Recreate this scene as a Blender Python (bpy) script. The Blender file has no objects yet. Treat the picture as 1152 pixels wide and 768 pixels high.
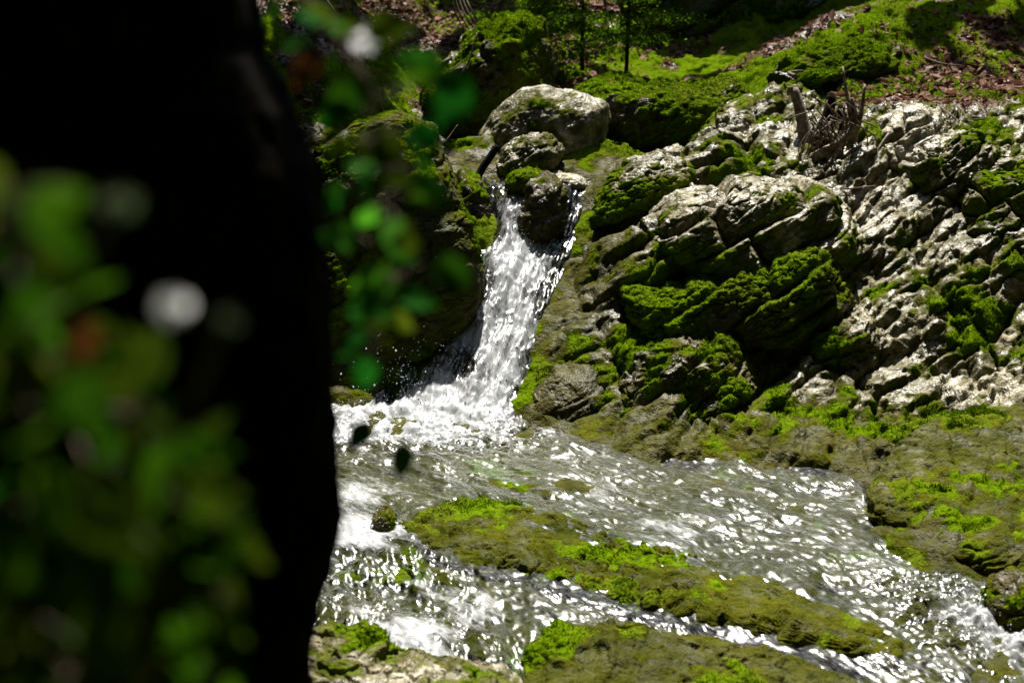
import bpy, math, random
import numpy as np

F32 = np.float32
rng = np.random.default_rng(11)
random.seed(11)
SC = bpy.context.scene
COL = SC.collection

# ------------------------------------------------------------------ camera
CAM_H, PITCH, FPX = 2.6, math.radians(12.0), 1600.0
CP, SP = math.cos(PITCH), math.sin(PITCH)


def ray(u, v):
    a = (u - 576.0) / FPX
    b = (384.0 - v) / FPX
    return np.array([a, CP + b * SP, -SP + b * CP])


def P(u, v, d):
    """a point seen towards (u, v), d metres away along the valley"""
    r = ray(u, v)
    return np.array([0, 0, CAM_H]) + r * (d / r[1])


cam_d = bpy.data.cameras.new("camera")
cam = bpy.data.objects.new("camera", cam_d)
COL.objects.link(cam)
cam.location = (0, 0, CAM_H)
cam.rotation_euler = (math.pi / 2 - PITCH, 0, 0)
cam_d.sensor_width = 36.0
cam_d.lens = 50.0
cam_d.clip_start, cam_d.clip_end = 0.05, 500
cam_d.dof.use_dof = True
cam_d.dof.focus_distance = 9.9
cam_d.dof.aperture_fstop = 1.8
SC.camera = cam

# ------------------------------------------------------------------ noise
_T = np.random.default_rng(5).random(65536).astype(F32) * 2 - 1
_H = np.random.default_rng(6).random(65536).astype(F32)


def _hash(ix, iy, iz, seed):
    return ((ix * 73856093) ^ (iy * 19349663) ^ (iz * 83492791) ^ (seed * 2654435761 & 0xFFFFFFF)) >> 3 & 65535


def h01(a, b=0, c=0, seed=0):
    a = np.asarray(a).astype(np.int64)
    return _H[_hash(a, np.asarray(b).astype(np.int64) if not np.isscalar(b) else b,
                    np.asarray(c).astype(np.int64) if not np.isscalar(c) else c, seed)]


def vnoise(p, seed=0):
    ip = np.floor(p)
    f = (p - ip).astype(F32)
    ip = ip.astype(np.int64)
    w = f * f * f * (f * (f * 6 - 15) + 10)
    x0 = ip[:, 0] * 73856093
    x1 = x0 + 73856093
    y0 = ip[:, 1] * 19349663
    y1 = y0 + 19349663
    z0 = ip[:, 2] * 83492791
    z1 = z0 + 83492791
    s = seed * 2654435761 & 0xFFFFFFF
    z0 = z0 ^ s
    z1 = z1 ^ s

    def g(a, b, c):
        return _T[((a ^ b ^ c) >> 3) & 65535]
    wx, wy, wz = w[:, 0], w[:, 1], w[:, 2]

    def lx(b, c):
        q = g(x0, b, c)
        return q + (g(x1, b, c) - q) * wx
    a0 = lx(y0, z0)
    a0 = a0 + (lx(y1, z0) - a0) * wy
    a1 = lx(y0, z1)
    a1 = a1 + (lx(y1, z1) - a1) * wy
    return a0 + (a1 - a0) * wz


_R = np.array([[0.36, 0.48, -0.8], [-0.8, 0.6, 0.0], [0.48, 0.64, 0.6]])


def fbm(p, scale, octv=4, seed=0, gain=0.5, lac=2.03):
    q = np.asarray(p, dtype=np.float64) * scale
    amp, tot, out = 1.0, 0.0, 0.0
    for k in range(octv):
        out = out + amp * vnoise(q, seed + k * 7)
        tot += amp
        amp *= gain
        q = q @ _R.T * lac + 13.7
    return (out / tot * 1.6).astype(F32)


def sst(a, b, x):
    t = np.clip((x - a) / (b - a), 0, 1)
    return t * t * (3 - 2 * t)


def unit(v):
    v = np.asarray(v, dtype=float)
    return v / np.linalg.norm(v)


NS = unit((-0.50, -0.05, 0.87))     # normal of the limestone beds
QS = unit((0.8, -0.25, 0.45))
QS = unit(QS - NS * QS.dot(NS))


def brick(p, T, L, seed, ns=NS, qs=QS, rnd=0.16, warp=0.45):
    """bedded, jointed limestone: rounded blocks in layers of height T and length L, 0 in the joints"""
    s = p @ ns
    q = p @ qs
    s = s + warp * T * (fbm(p, 0.55 / T * 0.5, 2, seed) + 0.6 * vnoise(p * (1.4 / T * 0.5), seed + 3))
    q = q + warp * L * fbm(p, 0.9 / L * 0.6, 2, seed + 9)
    s = s / T
    li = np.floor(s).astype(np.int64)
    fs = s - li
    q = q / L + h01(li, 3, 1, seed) * 7
    qi = np.floor(q).astype(np.int64)
    fq = q - qi
    hh = h01(li, qi, 5, seed)
    fs = fs ** (0.75 + 0.5 * hh)                  # lip near the top or middle of the bed
    e = np.minimum(np.minimum(fs, 1 - fs) * T, np.minimum(fq, 1 - fq) * L * 0.8)
    t = np.clip(e / (rnd * T), 0, 1)
    prof = 0.7 * t + 0.3 * np.sqrt(1 - (1 - t) ** 2)
    body = 0.3 + 0.7 * hh + (h01(li, qi, 6, seed) - 0.5) * 0.9 * (fs - 0.5) * 1.5 + (h01(li, qi, 7, seed) - 0.5) * 1.1 * (fq - 0.5) * 1.5
    return (np.clip(body, 0.02, 1.4) * prof).astype(F32)


def facets(p, size, seed, aniso=(1.0, 0.6, 0.32)):
    """sharp fractured chips: nearest-cell pieces, each a tilted plane, flattened along the beds; 0 at the joints"""
    ws = np.cross(NS, QS)
    loc = np.stack([p @ QS / aniso[0], p @ ws / aniso[1], p @ NS / aniso[2]], -1) / size
    loc = loc + 0.22 * np.stack([vnoise(loc * 0.9, seed), vnoise(loc * 0.9, seed + 1), vnoise(loc * 0.9, seed + 2)], -1)
    b = np.floor(loc - 0.5).astype(np.int64)
    f1 = np.full(len(p), 9.0, dtype=F32)
    f2 = np.full(len(p), 9.0, dtype=F32)
    val = np.zeros(len(p), dtype=F32)
    for k in range(8):
        c_ = b + np.array([k & 1, k >> 1 & 1, k >> 2 & 1])
        hs = (c_[:, 0] * 73856093) ^ (c_[:, 1] * 19349663) ^ (c_[:, 2] * 83492791) ^ (seed * 7919)
        r = [_H[(hs * m >> 5) & 65535] for m in (1, 40503, 65599, 92821, 31337)]
        d = [(loc[:, i] - c_[:, i] - 0.5 - (r[i] - 0.5) * 0.75).astype(F32) for i in range(3)]
        q = d[0] ** 2 + d[1] ** 2 + d[2] ** 2
        v = (r[3] - 0.4) + (r[4] - 0.5) * 1.6 * d[0] + (r[2] - 0.5) * 1.6 * d[1] + (r[1] - 0.5) * 1.2 * d[2]
        near = q < f1
        f2 = np.where(near, f1, np.minimum(f2, q))
        val = np.where(near, v, val)
        f1 = np.where(near, q, f1)
    e = np.sqrt(f2) - np.sqrt(f1)
    return ((val + 0.25) * sst(0.0, 0.16, e) - 0.25).astype(F32)


# ------------------------------------------------------------------ mesh helpers
def make_mesh(name, co, faces, smooth=True, attrs=None):
    me = bpy.data.meshes.new(name)
    co = np.ascontiguousarray(co, dtype=F32)
    faces = np.ascontiguousarray(faces, dtype=np.int32)
    k = faces.shape[1]
    me.vertices.add(len(co))
    me.vertices.foreach_set("co", co.ravel())
    me.loops.add(faces.size)
    me.loops.foreach_set("vertex_index", faces.ravel())
    me.polygons.add(len(faces))
    me.polygons.foreach_set("loop_start", np.arange(0, faces.size, k, dtype=np.int32))
    me.polygons.foreach_set("use_smooth", np.full(len(faces), smooth, dtype=bool))
    for an, av in (attrs or {}).items():
        av = np.asarray(av, dtype=F32)
        if av.ndim == 1:
            a = me.attributes.new(an, 'FLOAT', 'POINT')
            a.data.foreach_set("value", av)
        else:
            a = me.attributes.new(an, 'FLOAT_VECTOR', 'POINT')
            a.data.foreach_set("vector", av.ravel())
    me.update(calc_edges=True)
    return me


def add_obj(name, me, mat, parent=None, loc=None):
    o = bpy.data.objects.new(name, me)
    COL.objects.link(o)
    if mat:
        me.materials.append(mat)
    if loc is not None:
        o.location = loc
    if parent:
        o.parent = parent
    return o


def tag(o, label=None, cat=None, group=None, kind=None):
    if label:
        o["label"] = label
    if cat:
        o["category"] = cat
    if group:
        o["group"] = group
    if kind:
        o["kind"] = kind
    return o


def empty(name, loc):
    o = bpy.data.objects.new(name, None)
    COL.objects.link(o)
    o.location = loc
    o.empty_display_size = 0.1
    return o


def vnormals(co, faces):
    a = co[faces[:, 0]]
    if faces.shape[1] == 4:
        n = np.cross(co[faces[:, 2]] - a, co[faces[:, 3]] - co[faces[:, 1]])
    else:
        n = np.cross(co[faces[:, 1]] - a, co[faces[:, 2]] - a)
    out = np.zeros_like(co)
    for c in range(3):
        for k in range(faces.shape[1]):
            out[:, c] += np.bincount(faces[:, k], weights=n[:, c], minlength=len(co))
    l = np.linalg.norm(out, axis=1, keepdims=True)
    return out / np.maximum(l, 1e-12)


_cs = {}


def cube_sphere(n):
    if n in _cs:
        return _cs[n]
    g = np.arange(n + 1)
    I, J = np.meshgrid(g, g, indexing='ij')
    vs, fs, off = [], [], 0
    for ax in range(3):
        for sgn in (0, n):
            c = np.zeros((n + 1, n + 1, 3), dtype=np.int64)
            c[..., ax] = sgn
            c[..., (ax + 1) % 3] = I
            c[..., (ax + 2) % 3] = J
            idx = np.arange((n + 1) ** 2).reshape(n + 1, n + 1) + off
            q = np.stack([idx[:-1, :-1], idx[1:, :-1], idx[1:, 1:], idx[:-1, 1:]], -1).reshape(-1, 4)
            if sgn == 0:
                q = q[:, ::-1]
            vs.append(c.reshape(-1, 3))
            fs.append(q)
            off += (n + 1) ** 2
    v = np.concatenate(vs)
    f = np.concatenate(fs)
    key = (v[:, 0] * (n + 2) + v[:, 1]) * (n + 2) + v[:, 2]
    _, first, inv = np.unique(key, return_index=True, return_inverse=True)
    v = v[first]
    f = inv.reshape(-1)[f]
    d = np.tan((v / n * 2 - 1) * (math.pi / 4))
    d = d / np.linalg.norm(d, axis=1, keepdims=True)
    _cs[n] = (d, f)
    return _cs[n]


def tube(path, radii, sides=10, rough=0.0, seed=0, steps=4):
    """tapered tube along a smoothed path: returns co, faces"""
    path = np.asarray(path, float)
    radii = np.asarray(radii, float)
    m = len(path)
    t = np.linspace(0, m - 1, (m - 1) * steps + 1)
    i = np.clip(t.astype(int), 0, m - 2)
    f = (t - i)[:, None]
    p0 = path[np.clip(i - 1, 0, m - 1)]
    p1, p2 = path[i], path[i + 1]
    p3 = path[np.clip(i + 2, 0, m - 1)]
    c = 0.5 * ((2 * p1) + (-p0 + p2) * f + (2 * p0 - 5 * p1 + 4 * p2 - p3) * f ** 2 + (-p0 + 3 * p1 - 3 * p2 + p3) * f ** 3)
    r = radii[i] * (1 - f[:, 0]) + radii[i + 1] * f[:, 0]
    tg = np.gradient(c, axis=0)
    tg /= np.linalg.norm(tg, axis=1, keepdims=True) + 1e-12
    ref = np.array([0.0, 0.0, 1.0]) if abs(tg[0][2]) < 0.9 else np.array([1.0, 0, 0])
    co = []
    a = np.linspace(0, 2 * math.pi, sides, endpoint=False)
    n0 = np.cross(tg[0], ref)
    for k in range(len(c)):
        n0 = n0 - tg[k] * n0.dot(tg[k])
        n0 /= np.linalg.norm(n0) + 1e-12
        b0 = np.cross(tg[k], n0)
        co.append(c[k] + r[k] * (np.cos(a)[:, None] * n0 + np.sin(a)[:, None] * b0))
    co = np.concatenate(co)
    ns = len(c)
    k, j = np.meshgrid(np.arange(ns - 1), np.arange(sides), indexing='ij')
    A = k * sides + j
    B = k * sides + (j + 1) % sides
    f4 = np.stack([A, B, B + sides, A + sides], -1).reshape(-1, 4)
    caps = []
    for base, e, flip in ((0, c[0], True), ((ns - 1) * sides, c[-1], False)):
        ci = len(co)
        co = np.concatenate([co, e[None]])
        for j2 in range(sides):
            q = [ci, base + j2, base + (j2 + 1) % sides]
            if flip:
                q = q[::-1]
            caps.append([q[0], q[1], q[2], q[2]])
    if rough:
        nn = np.repeat(c, sides, axis=0)
        nn = co[:ns * sides] - nn
        l = np.linalg.norm(nn, axis=1, keepdims=True) + 1e-9
        rr = np.repeat(r, sides)[:, None]
        co[:ns * sides] += nn / l * rr * rough * fbm(co[:ns * sides], 0.9 / max(radii.mean(), 1e-3), 3, seed)[:, None]
    tri = np.array([[q[0], q[1], q[2]] for q in caps])
    f3 = np.concatenate([f4[:, [0, 1, 2]], f4[:, [0, 2, 3]], tri])
    return co, f3


def join(parts):
    co, fs, off = [], [], 0
    for c, f in parts:
        co.append(c)
        fs.append(f + off)
        off += len(c)
    return np.concatenate(co), np.concatenate(fs)


# ------------------------------------------------------------------ materials
class NT:
    def __init__(self, name):
        self.m = bpy.data.materials.new(name)
        self.m.use_nodes = True
        self.t = self.m.node_tree
        self.t.nodes.clear()
        self.out = self.t.nodes.new('ShaderNodeOutputMaterial')

    def n(self, typ, **kw):
        nd = self.t.nodes.new(typ)
        for k, v in kw.items():
            if k in ('operation', 'blend_type', 'data_type', 'noise_dimensions', 'feature', 'attribute_name', 'distance'):
                setattr(nd, k, v)
            else:
                key = int(k[1:]) if k[0] == 'i' and k[1:].isdigit() else k.replace('_', ' ')
                if isinstance(v, bpy.types.NodeSocket):
                    self.t.links.new(v, nd.inputs[key])
                else:
                    nd.inputs[key].default_value = v
        return nd

    def math(self, op, a, b=None, c=None, clamp=False):
        nd = self.t.nodes.new('ShaderNodeMath')
        nd.operation = op
        nd.use_clamp = clamp
        for k, v in enumerate((a, b, c)):
            if v is None:
                continue
            if isinstance(v, bpy.types.NodeSocket):
                self.t.links.new(v, nd.inputs[k])
            else:
                nd.inputs[k].default_value = v
        return nd.outputs[0]

    def mix(self, fac, a, b):
        nd = self.t.nodes.new('ShaderNodeMix')
        nd.data_type = 'RGBA'
        for key, v in ((0, fac), (6, a), (7, b)):
            if isinstance(v, bpy.types.NodeSocket):
                self.t.links.new(v, nd.inputs[key])
            else:
                nd.inputs[key].default_value = v if key == 0 else (*v, 1)
        return nd.outputs[2]

    def mixf(self, fac, a, b):
        nd = self.t.nodes.new('ShaderNodeMix')
        nd.data_type = 'FLOAT'
        for key, v in ((0, fac), (2, a), (3, b)):
            if isinstance(v, bpy.types.NodeSocket):
                self.t.links.new(v, nd.inputs[key])
            else:
                nd.inputs[key].default_value = v
        return nd.outputs[0]

    def noise(self, vec, scale, detail=4, rough=0.55, dist=0.0):
        nd = self.t.nodes.new('ShaderNodeTexNoise')
        nd.inputs['Scale'].default_value = scale
        nd.inputs['Detail'].default_value = detail
        nd.inputs['Roughness'].default_value = rough
        nd.inputs['Distortion'].default_value = dist
        if vec:
            self.t.links.new(vec, nd.inputs['Vector'])
        return nd.outputs['Fac']

    def ss(self, x, a, b):
        nd = self.t.nodes.new('ShaderNodeMapRange')
        nd.interpolation_type = 'SMOOTHSTEP'
        self.t.links.new(x, nd.inputs[0])
        nd.inputs[1].default_value, nd.inputs[2].default_value = a, b
        return nd.outputs[0]

    def attr(self, name):
        nd = self.t.nodes.new('ShaderNodeAttribute')
        nd.attribute_name = name
        return nd

    def pos(self):
        return self.t.nodes.new('ShaderNodeNewGeometry').outputs['Position']

    def bump(self, h, strength, dist, normal=None):
        nd = self.t.nodes.new('ShaderNodeBump')
        nd.inputs['Strength'].default_value = strength
        nd.inputs['Distance'].default_value = dist
        self.t.links.new(h, nd.inputs['Height'])
        if normal:
            self.t.links.new(normal, nd.inputs['Normal'])
        return nd.outputs[0]

    def link(self, a, b):
        self.t.links.new(a, b)


def mat_rock():
    t = NT("limestone_and_moss")
    pos = t.pos()
    moss = t.attr("moss").outputs['Fac']
    wet = t.attr("wet").outputs['Fac']
    pale = t.attr("pale").outputs['Fac']
    lit = t.attr("litter").outputs['Fac']
    n1 = t.noise(pos, 2.3, 6, 0.6)
    n2 = t.noise(pos, 13, 6, 0.62, 0.4)
    n3 = t.noise(pos, 70, 4, 0.6)
    a = t.math('ADD', t.math('MULTIPLY', t.math('SUBTRACT', n1, 0.5), 0.9), t.math('MULTIPLY', t.math('SUBTRACT', n2, 0.5), 1.5))
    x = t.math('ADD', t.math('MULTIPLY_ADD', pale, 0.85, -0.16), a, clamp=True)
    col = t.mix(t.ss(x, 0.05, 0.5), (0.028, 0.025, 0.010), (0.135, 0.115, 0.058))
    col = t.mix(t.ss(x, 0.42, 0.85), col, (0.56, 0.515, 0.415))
    speck = t.ss(t.math('ADD', t.math('MULTIPLY', n3, 0.6), t.math('MULTIPLY', n2, 0.4)), 0.50, 0.60)
    col = t.mix(t.math('MULTIPLY', speck, 0.4), col, (0.075, 0.07, 0.038))
    # green film of algae and ochre stain where it is wet
    alg = t.math('MULTIPLY', t.ss(t.noise(pos, 5.2, 6, 0.66), 0.40, 0.62), t.mixf(pale, 1.0, 0.45))
    col = t.mix(alg, col, (0.034, 0.038, 0.005))
    och = t.math('MULTIPLY', wet, t.ss(t.noise(pos, 3.1, 5, 0.6), 0.38, 0.62))
    col = t.mix(t.math('MULTIPLY', och, 0.8), col, (0.075, 0.052, 0.011))
    col = t.mix(t.math('MULTIPLY', wet, 0.55), col, (0.030, 0.026, 0.009))
    col = t.mix(lit, col, (0.085, 0.045, 0.03))
    mn = t.math('ADD', t.math('MULTIPLY', n2, 0.6), t.math('MULTIPLY', t.noise(pos, 120, 3, 0.7), 0.55))
    mcol = t.mix(t.ss(mn, 0.36, 0.58), (0.016, 0.034, 0.001), (0.07, 0.12, 0.002))
    mcol = t.mix(t.ss(mn, 0.58, 0.76), mcol, (0.105, 0.155, 0.004))
    mcol = t.mix(t.math('MULTIPLY', t.ss(t.noise(pos, 1.7, 3, 0.5), 0.45, 0.65), 0.6), mcol, (0.075, 0.085, 0.008))
    film = t.ss(t.math('ADD', moss, t.math('MULTIPLY', t.math('SUBTRACT', n2, 0.5), 1.1)), 0.14, 0.44)
    fa_ = t.math('MULTIPLY', t.attr("film").outputs['Fac'], t.mixf(t.ss(t.noise(pos, 7, 5, 0.65), 0.36, 0.56), 0.62, 1.0))
    film = t.math('MAXIMUM', film, fa_)
    col = t.mix(t.math('MULTIPLY', film, 0.88), col, t.mix(t.ss(t.math('ADD', t.math('MULTIPLY', n1, 0.5), t.math('MULTIPLY', n2, 0.6)), 0.38, 0.72), (0.020, 0.028, 0.0016), (0.070, 0.072, 0.006)))
    mm = t.ss(t.math('ADD', moss, t.math('MULTIPLY', t.math('SUBTRACT', n3, 0.5), 0.8)), 0.46, 0.66)
    col = t.mix(mm, col, mcol)
    rough = t.mixf(mm, t.mixf(t.math('MULTIPLY', film, 0.8), t.mixf(wet, t.mixf(n2, 0.30, 0.52), 0.36), 0.85), 0.95)
    b = t.bump(t.noise(pos, 14, 3, 0.55, 0.4), 0.7, 0.04)
    b = t.bump(t.noise(pos, 42, 2, 0.6, 0.6), 0.8, 0.018, b)
    p = t.n('ShaderNodeBsdfPrincipled', Base_Color=col, Roughness=rough, Normal=b)
    gloss = t.math('MULTIPLY', t.mixf(t.ss(t.noise(pos, 5.5, 4, 0.6), 0.42, 0.6), 0.08, 0.62), t.mixf(wet, 1.0, 0.35))
    t.link(t.math('MULTIPLY', gloss, t.math('SUBTRACT', 1.0, t.math('MAXIMUM', mm, film), clamp=True)), p.inputs['Specular IOR Level'])
    t.link(p.outputs[0], t.out.inputs[0])
    return t.m


def mat_leafy(name, lo, hi, trans=0.45, rough=0.5, spec=0.4):
    """foliage: tint attribute picks between two greens, light passes through the blade"""
    t = NT(name)
    tint = t.attr("tint").outputs['Fac']
    col = t.mix(tint, lo, hi)
    p = t.n('ShaderNodeBsdfPrincipled', Base_Color=col, Roughness=rough)
    p.inputs['Specular IOR Level'].default_value = spec
    tr = t.n('ShaderNodeBsdfTranslucent', Color=col)
    mx = t.n('ShaderNodeMixShader', Fac=trans)
    t.link(p.outputs[0], mx.inputs[1])
    t.link(tr.outputs[0], mx.inputs[2])
    t.link(mx.outputs[0], t.out.inputs[0])
    return t.m


def mat_simple(name, c1, c2, scale, rough=0.8, bump=0.5, bd=0.01, spec=0.3):
    t = NT(name)
    pos = t.pos()
    n = t.noise(pos, scale, 6, 0.62)
    col = t.mix(t.ss(n, 0.36, 0.64), c1, c2)
    b = t.bump(t.noise(pos, scale * 2.5, 5, 0.65), bump, bd)
    p = t.n('ShaderNodeBsdfPrincipled', Base_Color=col, Roughness=rough, Normal=b)
    p.inputs['Specular IOR Level'].default_value = spec
    t.link(p.outputs[0], t.out.inputs[0])
    return t.m


def mat_water():
    t = NT("stream_water")
    foam = t.attr("foam").outputs['Fac']
    fa = t.attr("flow_fall").outputs['Vector']
    fb = t.attr("flow_stream").outputs['Vector']
    wf_ = t.attr("fall").outputs['Fac']

    def nz(scale, detail, rough=0.55, dist=0.0):
        return t.mixf(wf_, t.noise(fb, scale, detail, rough, dist), t.noise(fa, scale, detail, rough, dist))
    f1 = nz(9, 6, 0.65, 0.5)
    f2 = nz(34, 4, 0.6, 0.3)
    f3 = nz(75, 3, 0.6)  # fine white flecks: foam, with sun glints painted in as well
    fm = t.math('ADD', t.math('ADD', t.math('MULTIPLY', f1, 0.55), t.math('MULTIPLY', f2, 0.45)), t.math('MULTIPLY', f3, 0.20))
    x = t.math('ADD', foam, t.math('MULTIPLY', t.math('SUBTRACT', fm, 0.6), 1.7))
    mask = t.math('MULTIPLY', t.ss(x, 0.32, 0.88), 0.86)
    calm = t.mixf(t.ss(nz(3.2, 3, 0.55, 0.6), 0.46, 0.70), 0.14, 0.85)
    b = t.bump(t.math('MULTIPLY', nz(46, 2, 0.5, 0.3), calm), 0.62, 0.017)
    b = t.bump(t.math('MULTIPLY', nz(95, 1, 0.5), calm), 0.60, 0.0065, b)
    clear = t.n('ShaderNodeBsdfTransparent', Color=(0.74, 0.79, 0.66, 1))
    gl = t.n('ShaderNodeBsdfGlossy', Color=(1, 1, 1, 1), Roughness=0.235, Normal=b)
    fr = t.n('ShaderNodeFresnel', IOR=1.35, Normal=b)
    mx = t.n('ShaderNodeMixShader', Fac=fr.outputs[0])
    t.link(clear.outputs[0], mx.inputs[1])
    t.link(gl.outputs[0], mx.inputs[2])
    wp = t.n('ShaderNodeBsdfPrincipled', Base_Color=(0.60, 0.62, 0.65, 1), Roughness=0.38, Normal=b)
    tr = t.n('ShaderNodeBsdfTranslucent', Color=(0.58, 0.61, 0.65, 1), Normal=b)
    wf = t.n('ShaderNodeMixShader', Fac=0.4)
    t.link(wp.outputs[0], wf.inputs[1])
    t.link(tr.outputs[0], wf.inputs[2])
    fin = t.n('ShaderNodeMixShader', Fac=mask)
    t.link(mx.outputs[0], fin.inputs[1])
    t.link(wf.outputs[0], fin.inputs[2])
    t.link(fin.outputs[0], t.out.inputs[0])
    return t.m


M_ROCK = mat_rock()
M_MOSS = mat_leafy("moss_sprigs", (0.014, 0.034, 0.001), (0.105, 0.185, 0.002), 0.4, 0.8, 0.03)
M_LITTER = mat_leafy("dry_beech_leaves", (0.06, 0.023, 0.014), (0.25, 0.125, 0.08), 0.15, 0.7, 0.1)
M_LEAF = mat_leafy("fresh_green_leaf", (0.006, 0.085, 0.006), (0.06, 0.21, 0.008), 0.6, 0.7, 0.02)
M_LEAF_D = mat_leafy("shade_leaf", (0.008, 0.046, 0.002), (0.044, 0.112, 0.003), 0.55, 0.8, 0.0)
M_LEAF_Y = mat_leafy("yellowish_leaf", (0.020, 0.042, 0.002), (0.060, 0.090, 0.004), 0.5, 0.8, 0.0)
M_LEAF_B = mat_leafy("brown_leaf", (0.04, 0.015, 0.004), (0.08, 0.03, 0.006), 0.4, 0.8, 0.0)
M_NEEDLE = mat_leafy("conifer_needles", (0.045, 0.105, 0.004), (0.13, 0.235, 0.008), 0.55, 0.7, 0.0)
M_SHADE_CANOPY = mat_leafy("shade_canopy_leaves", (0.02, 0.045, 0.006), (0.05, 0.10, 0.012), 0.25, 0.6, 0.2)
M_GLINT = mat_leafy("white_glint_petal", (0.78, 0.80, 0.80), (0.85, 0.85, 0.86), 0.45, 0.5, 0.3)  # white that paints sun glints off leaves
M_GLINT_PALE = mat_leafy("pale_leaf_glint", (0.04, 0.06, 0.025), (0.07, 0.10, 0.045), 0.35, 0.8, 0.0)  # dim greenish leaf glint put into the colour
M_BARK = mat_simple("dark_bark", (0.004, 0.0035, 0.0025), (0.018, 0.015, 0.010), 14, 0.95, 0.9, 0.02, 0.03)
M_DEADWOOD = mat_simple("weathered_wood", (0.07, 0.052, 0.036), (0.27, 0.22, 0.165), 22, 0.75, 0.8, 0.008)
M_TRUNK = mat_simple("shaded_trunk_bark", (0.002, 0.0018, 0.0013), (0.008, 0.007, 0.0045), 14, 0.95, 0.9, 0.02, 0.02)  # bark near black, the trunk's deep shade put into its colour
M_SAPLING = mat_simple("sapling_bark", (0.02, 0.016, 0.010), (0.07, 0.055, 0.035), 30, 0.9, 0.5, 0.004, 0.05)
M_TWIG = mat_simple("twig_bark", (0.05, 0.035, 0.022), (0.15, 0.11, 0.075), 40, 0.8, 0.5, 0.004)
M_WATER = mat_water()

# ------------------------------------------------------------------ shape of the place
_DV = np.array([[-60, 40], [150, 12.9], [185, 12.35], [210, 11.9], [280, 11.25], [350, 10.65], [440, 9.95], [470, 9.65], [500, 9.15], [550, 8.35],
                [600, 7.65], [640, 7.2], [700, 6.65], [768, 6.15], [900, 5.3]])


def D(v):
    return float(np.interp(v, _DV[:, 0], _DV[:, 1]))


_wy = np.array([P(576, v, d)[1] for v, d in _DV])[::-1]
_wz = np.array([P(576, v, d)[2] for v, d in _DV])[::-1]


def Wz(y):
    """height of the water at distance y up the valley"""
    return np.interp(y, _wy, _wz)


def DB(v):
    return float(np.interp(v, [0, 40, 100, 150, 230, 300, 380, 440, 500, 560], [15.4, 14.5, 13.2, 12.0, 11.15, 10.6, 10.05, 9.6, 9.1, 8.5]))


# u, v, distance, rockiness, moss, litter, paleness
CT = []


def c(u, v, d, rock=1.0, moss=0.3, lit=0.0, pale=0.55):
    q = P(u, v, d)
    CT.append((*q, rock, moss, lit, pale))


for v in (768, 700, 640, 600, 550, 500, 470):
    for u in (300, 480, 640, 800, 950, 1100):
        if v <= 500 and u > 760:
            continue
        if v == 550 and u > 960:
            continue
        c(u, v, D(v), 0.35, 0.25, 0, 0.3)
for u, v in ((560, 440), (500, 440), (590, 350), (555, 350), (600, 280), (560, 280), (570, 210), (640, 225)):
    c(u, v, D(v), 0.35, 0.15, 0, 0.35)
for v in (500, 470, 440, 380, 300, 230):
    for u in (720, 800, 900, 1000, 1150, 1300, 1500):
        if u == 720 and v in (500, 470):
            continue
        d = DB(v) - max(0, u - 950) * 0.0013
        c(u, v, d, 1.0, (0.28 if u < 980 else 0.20) if v < 440 else 0.2, 0, (0.55 if u < 800 else 0.68) if v < 440 else ({440: 0.66, 470: 0.5, 500: 0.28}[v] + (0.12 if u > 980 else 0)))
c(650, 400, 10.1, 0.9, 0.2, 0, 0.3)
c(670, 330, 10.75, 0.9, 0.24, 0, 0.4)
c(700, 250, 11.5, 0.9, 0.33, 0, 0.55)
for u in (830, 900, 1000, 1150, 1300, 1500):
    c(u, 150, DB(150) + (950 - u) * 0.001, 0.9, 0.25, 0.0, 0.7)
for u in (960, 1060, 1150, 1300):
    c(u, 100, DB(100), 0.25, 0.48 if u < 1000 else 0.40, 0.85 if u == 1060 else 0.7, 0.2)
    c(u, 40, DB(40), 0.2, 0.48 if u < 1100 else 0.36, 0.6 if u < 1100 else 0.85, 0.15)
    c(u, 0, DB(0), 0.2, 0.56, 0.45, 0.15)
    c(u, -120, 18, 0.2, 0.6, 0.4)
# behind the falls
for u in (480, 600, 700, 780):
    c(u, 185, 12.6, 0.4, 0.36, 0.1, 0.02)  # ground in the gaps between boulders darkened to paint their shade
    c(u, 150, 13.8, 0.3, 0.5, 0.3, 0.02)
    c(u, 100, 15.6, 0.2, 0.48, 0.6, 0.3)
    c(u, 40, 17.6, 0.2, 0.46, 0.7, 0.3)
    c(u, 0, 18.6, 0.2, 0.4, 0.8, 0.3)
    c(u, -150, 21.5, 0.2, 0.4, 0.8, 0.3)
for u in (860, 920):
    c(u, 60, 16.5, 0.4, 0.6, 0.2, 0.1)
    c(u, 0, 17.5, 0.4, 0.6, 0.2, 0.1)
for u in (380, 200, 0):
    c(u, 250, 12.0, 0.5, 0.5, 0.2, 0.3)
    c(u, 100, 13.5, 0.3, 0.5, 0.5, 0.3)
    c(u, 0, 15.0, 0.2, 0.45, 0.6, 0.3)
    c(u, 450, 9.7, 0.5, 0.4, 0.2, 0.3)
c(200, 600, 7.4, 0.5, 0.5, 0.1)
c(50, 600, 7.0, 0.5, 0.5, 0.1)


def cw(x, y, z, rock=0.3, moss=0.5, lit=0.4, pale=0.3):
    CT.append((x, y, z, rock, moss, lit, pale))


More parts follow.
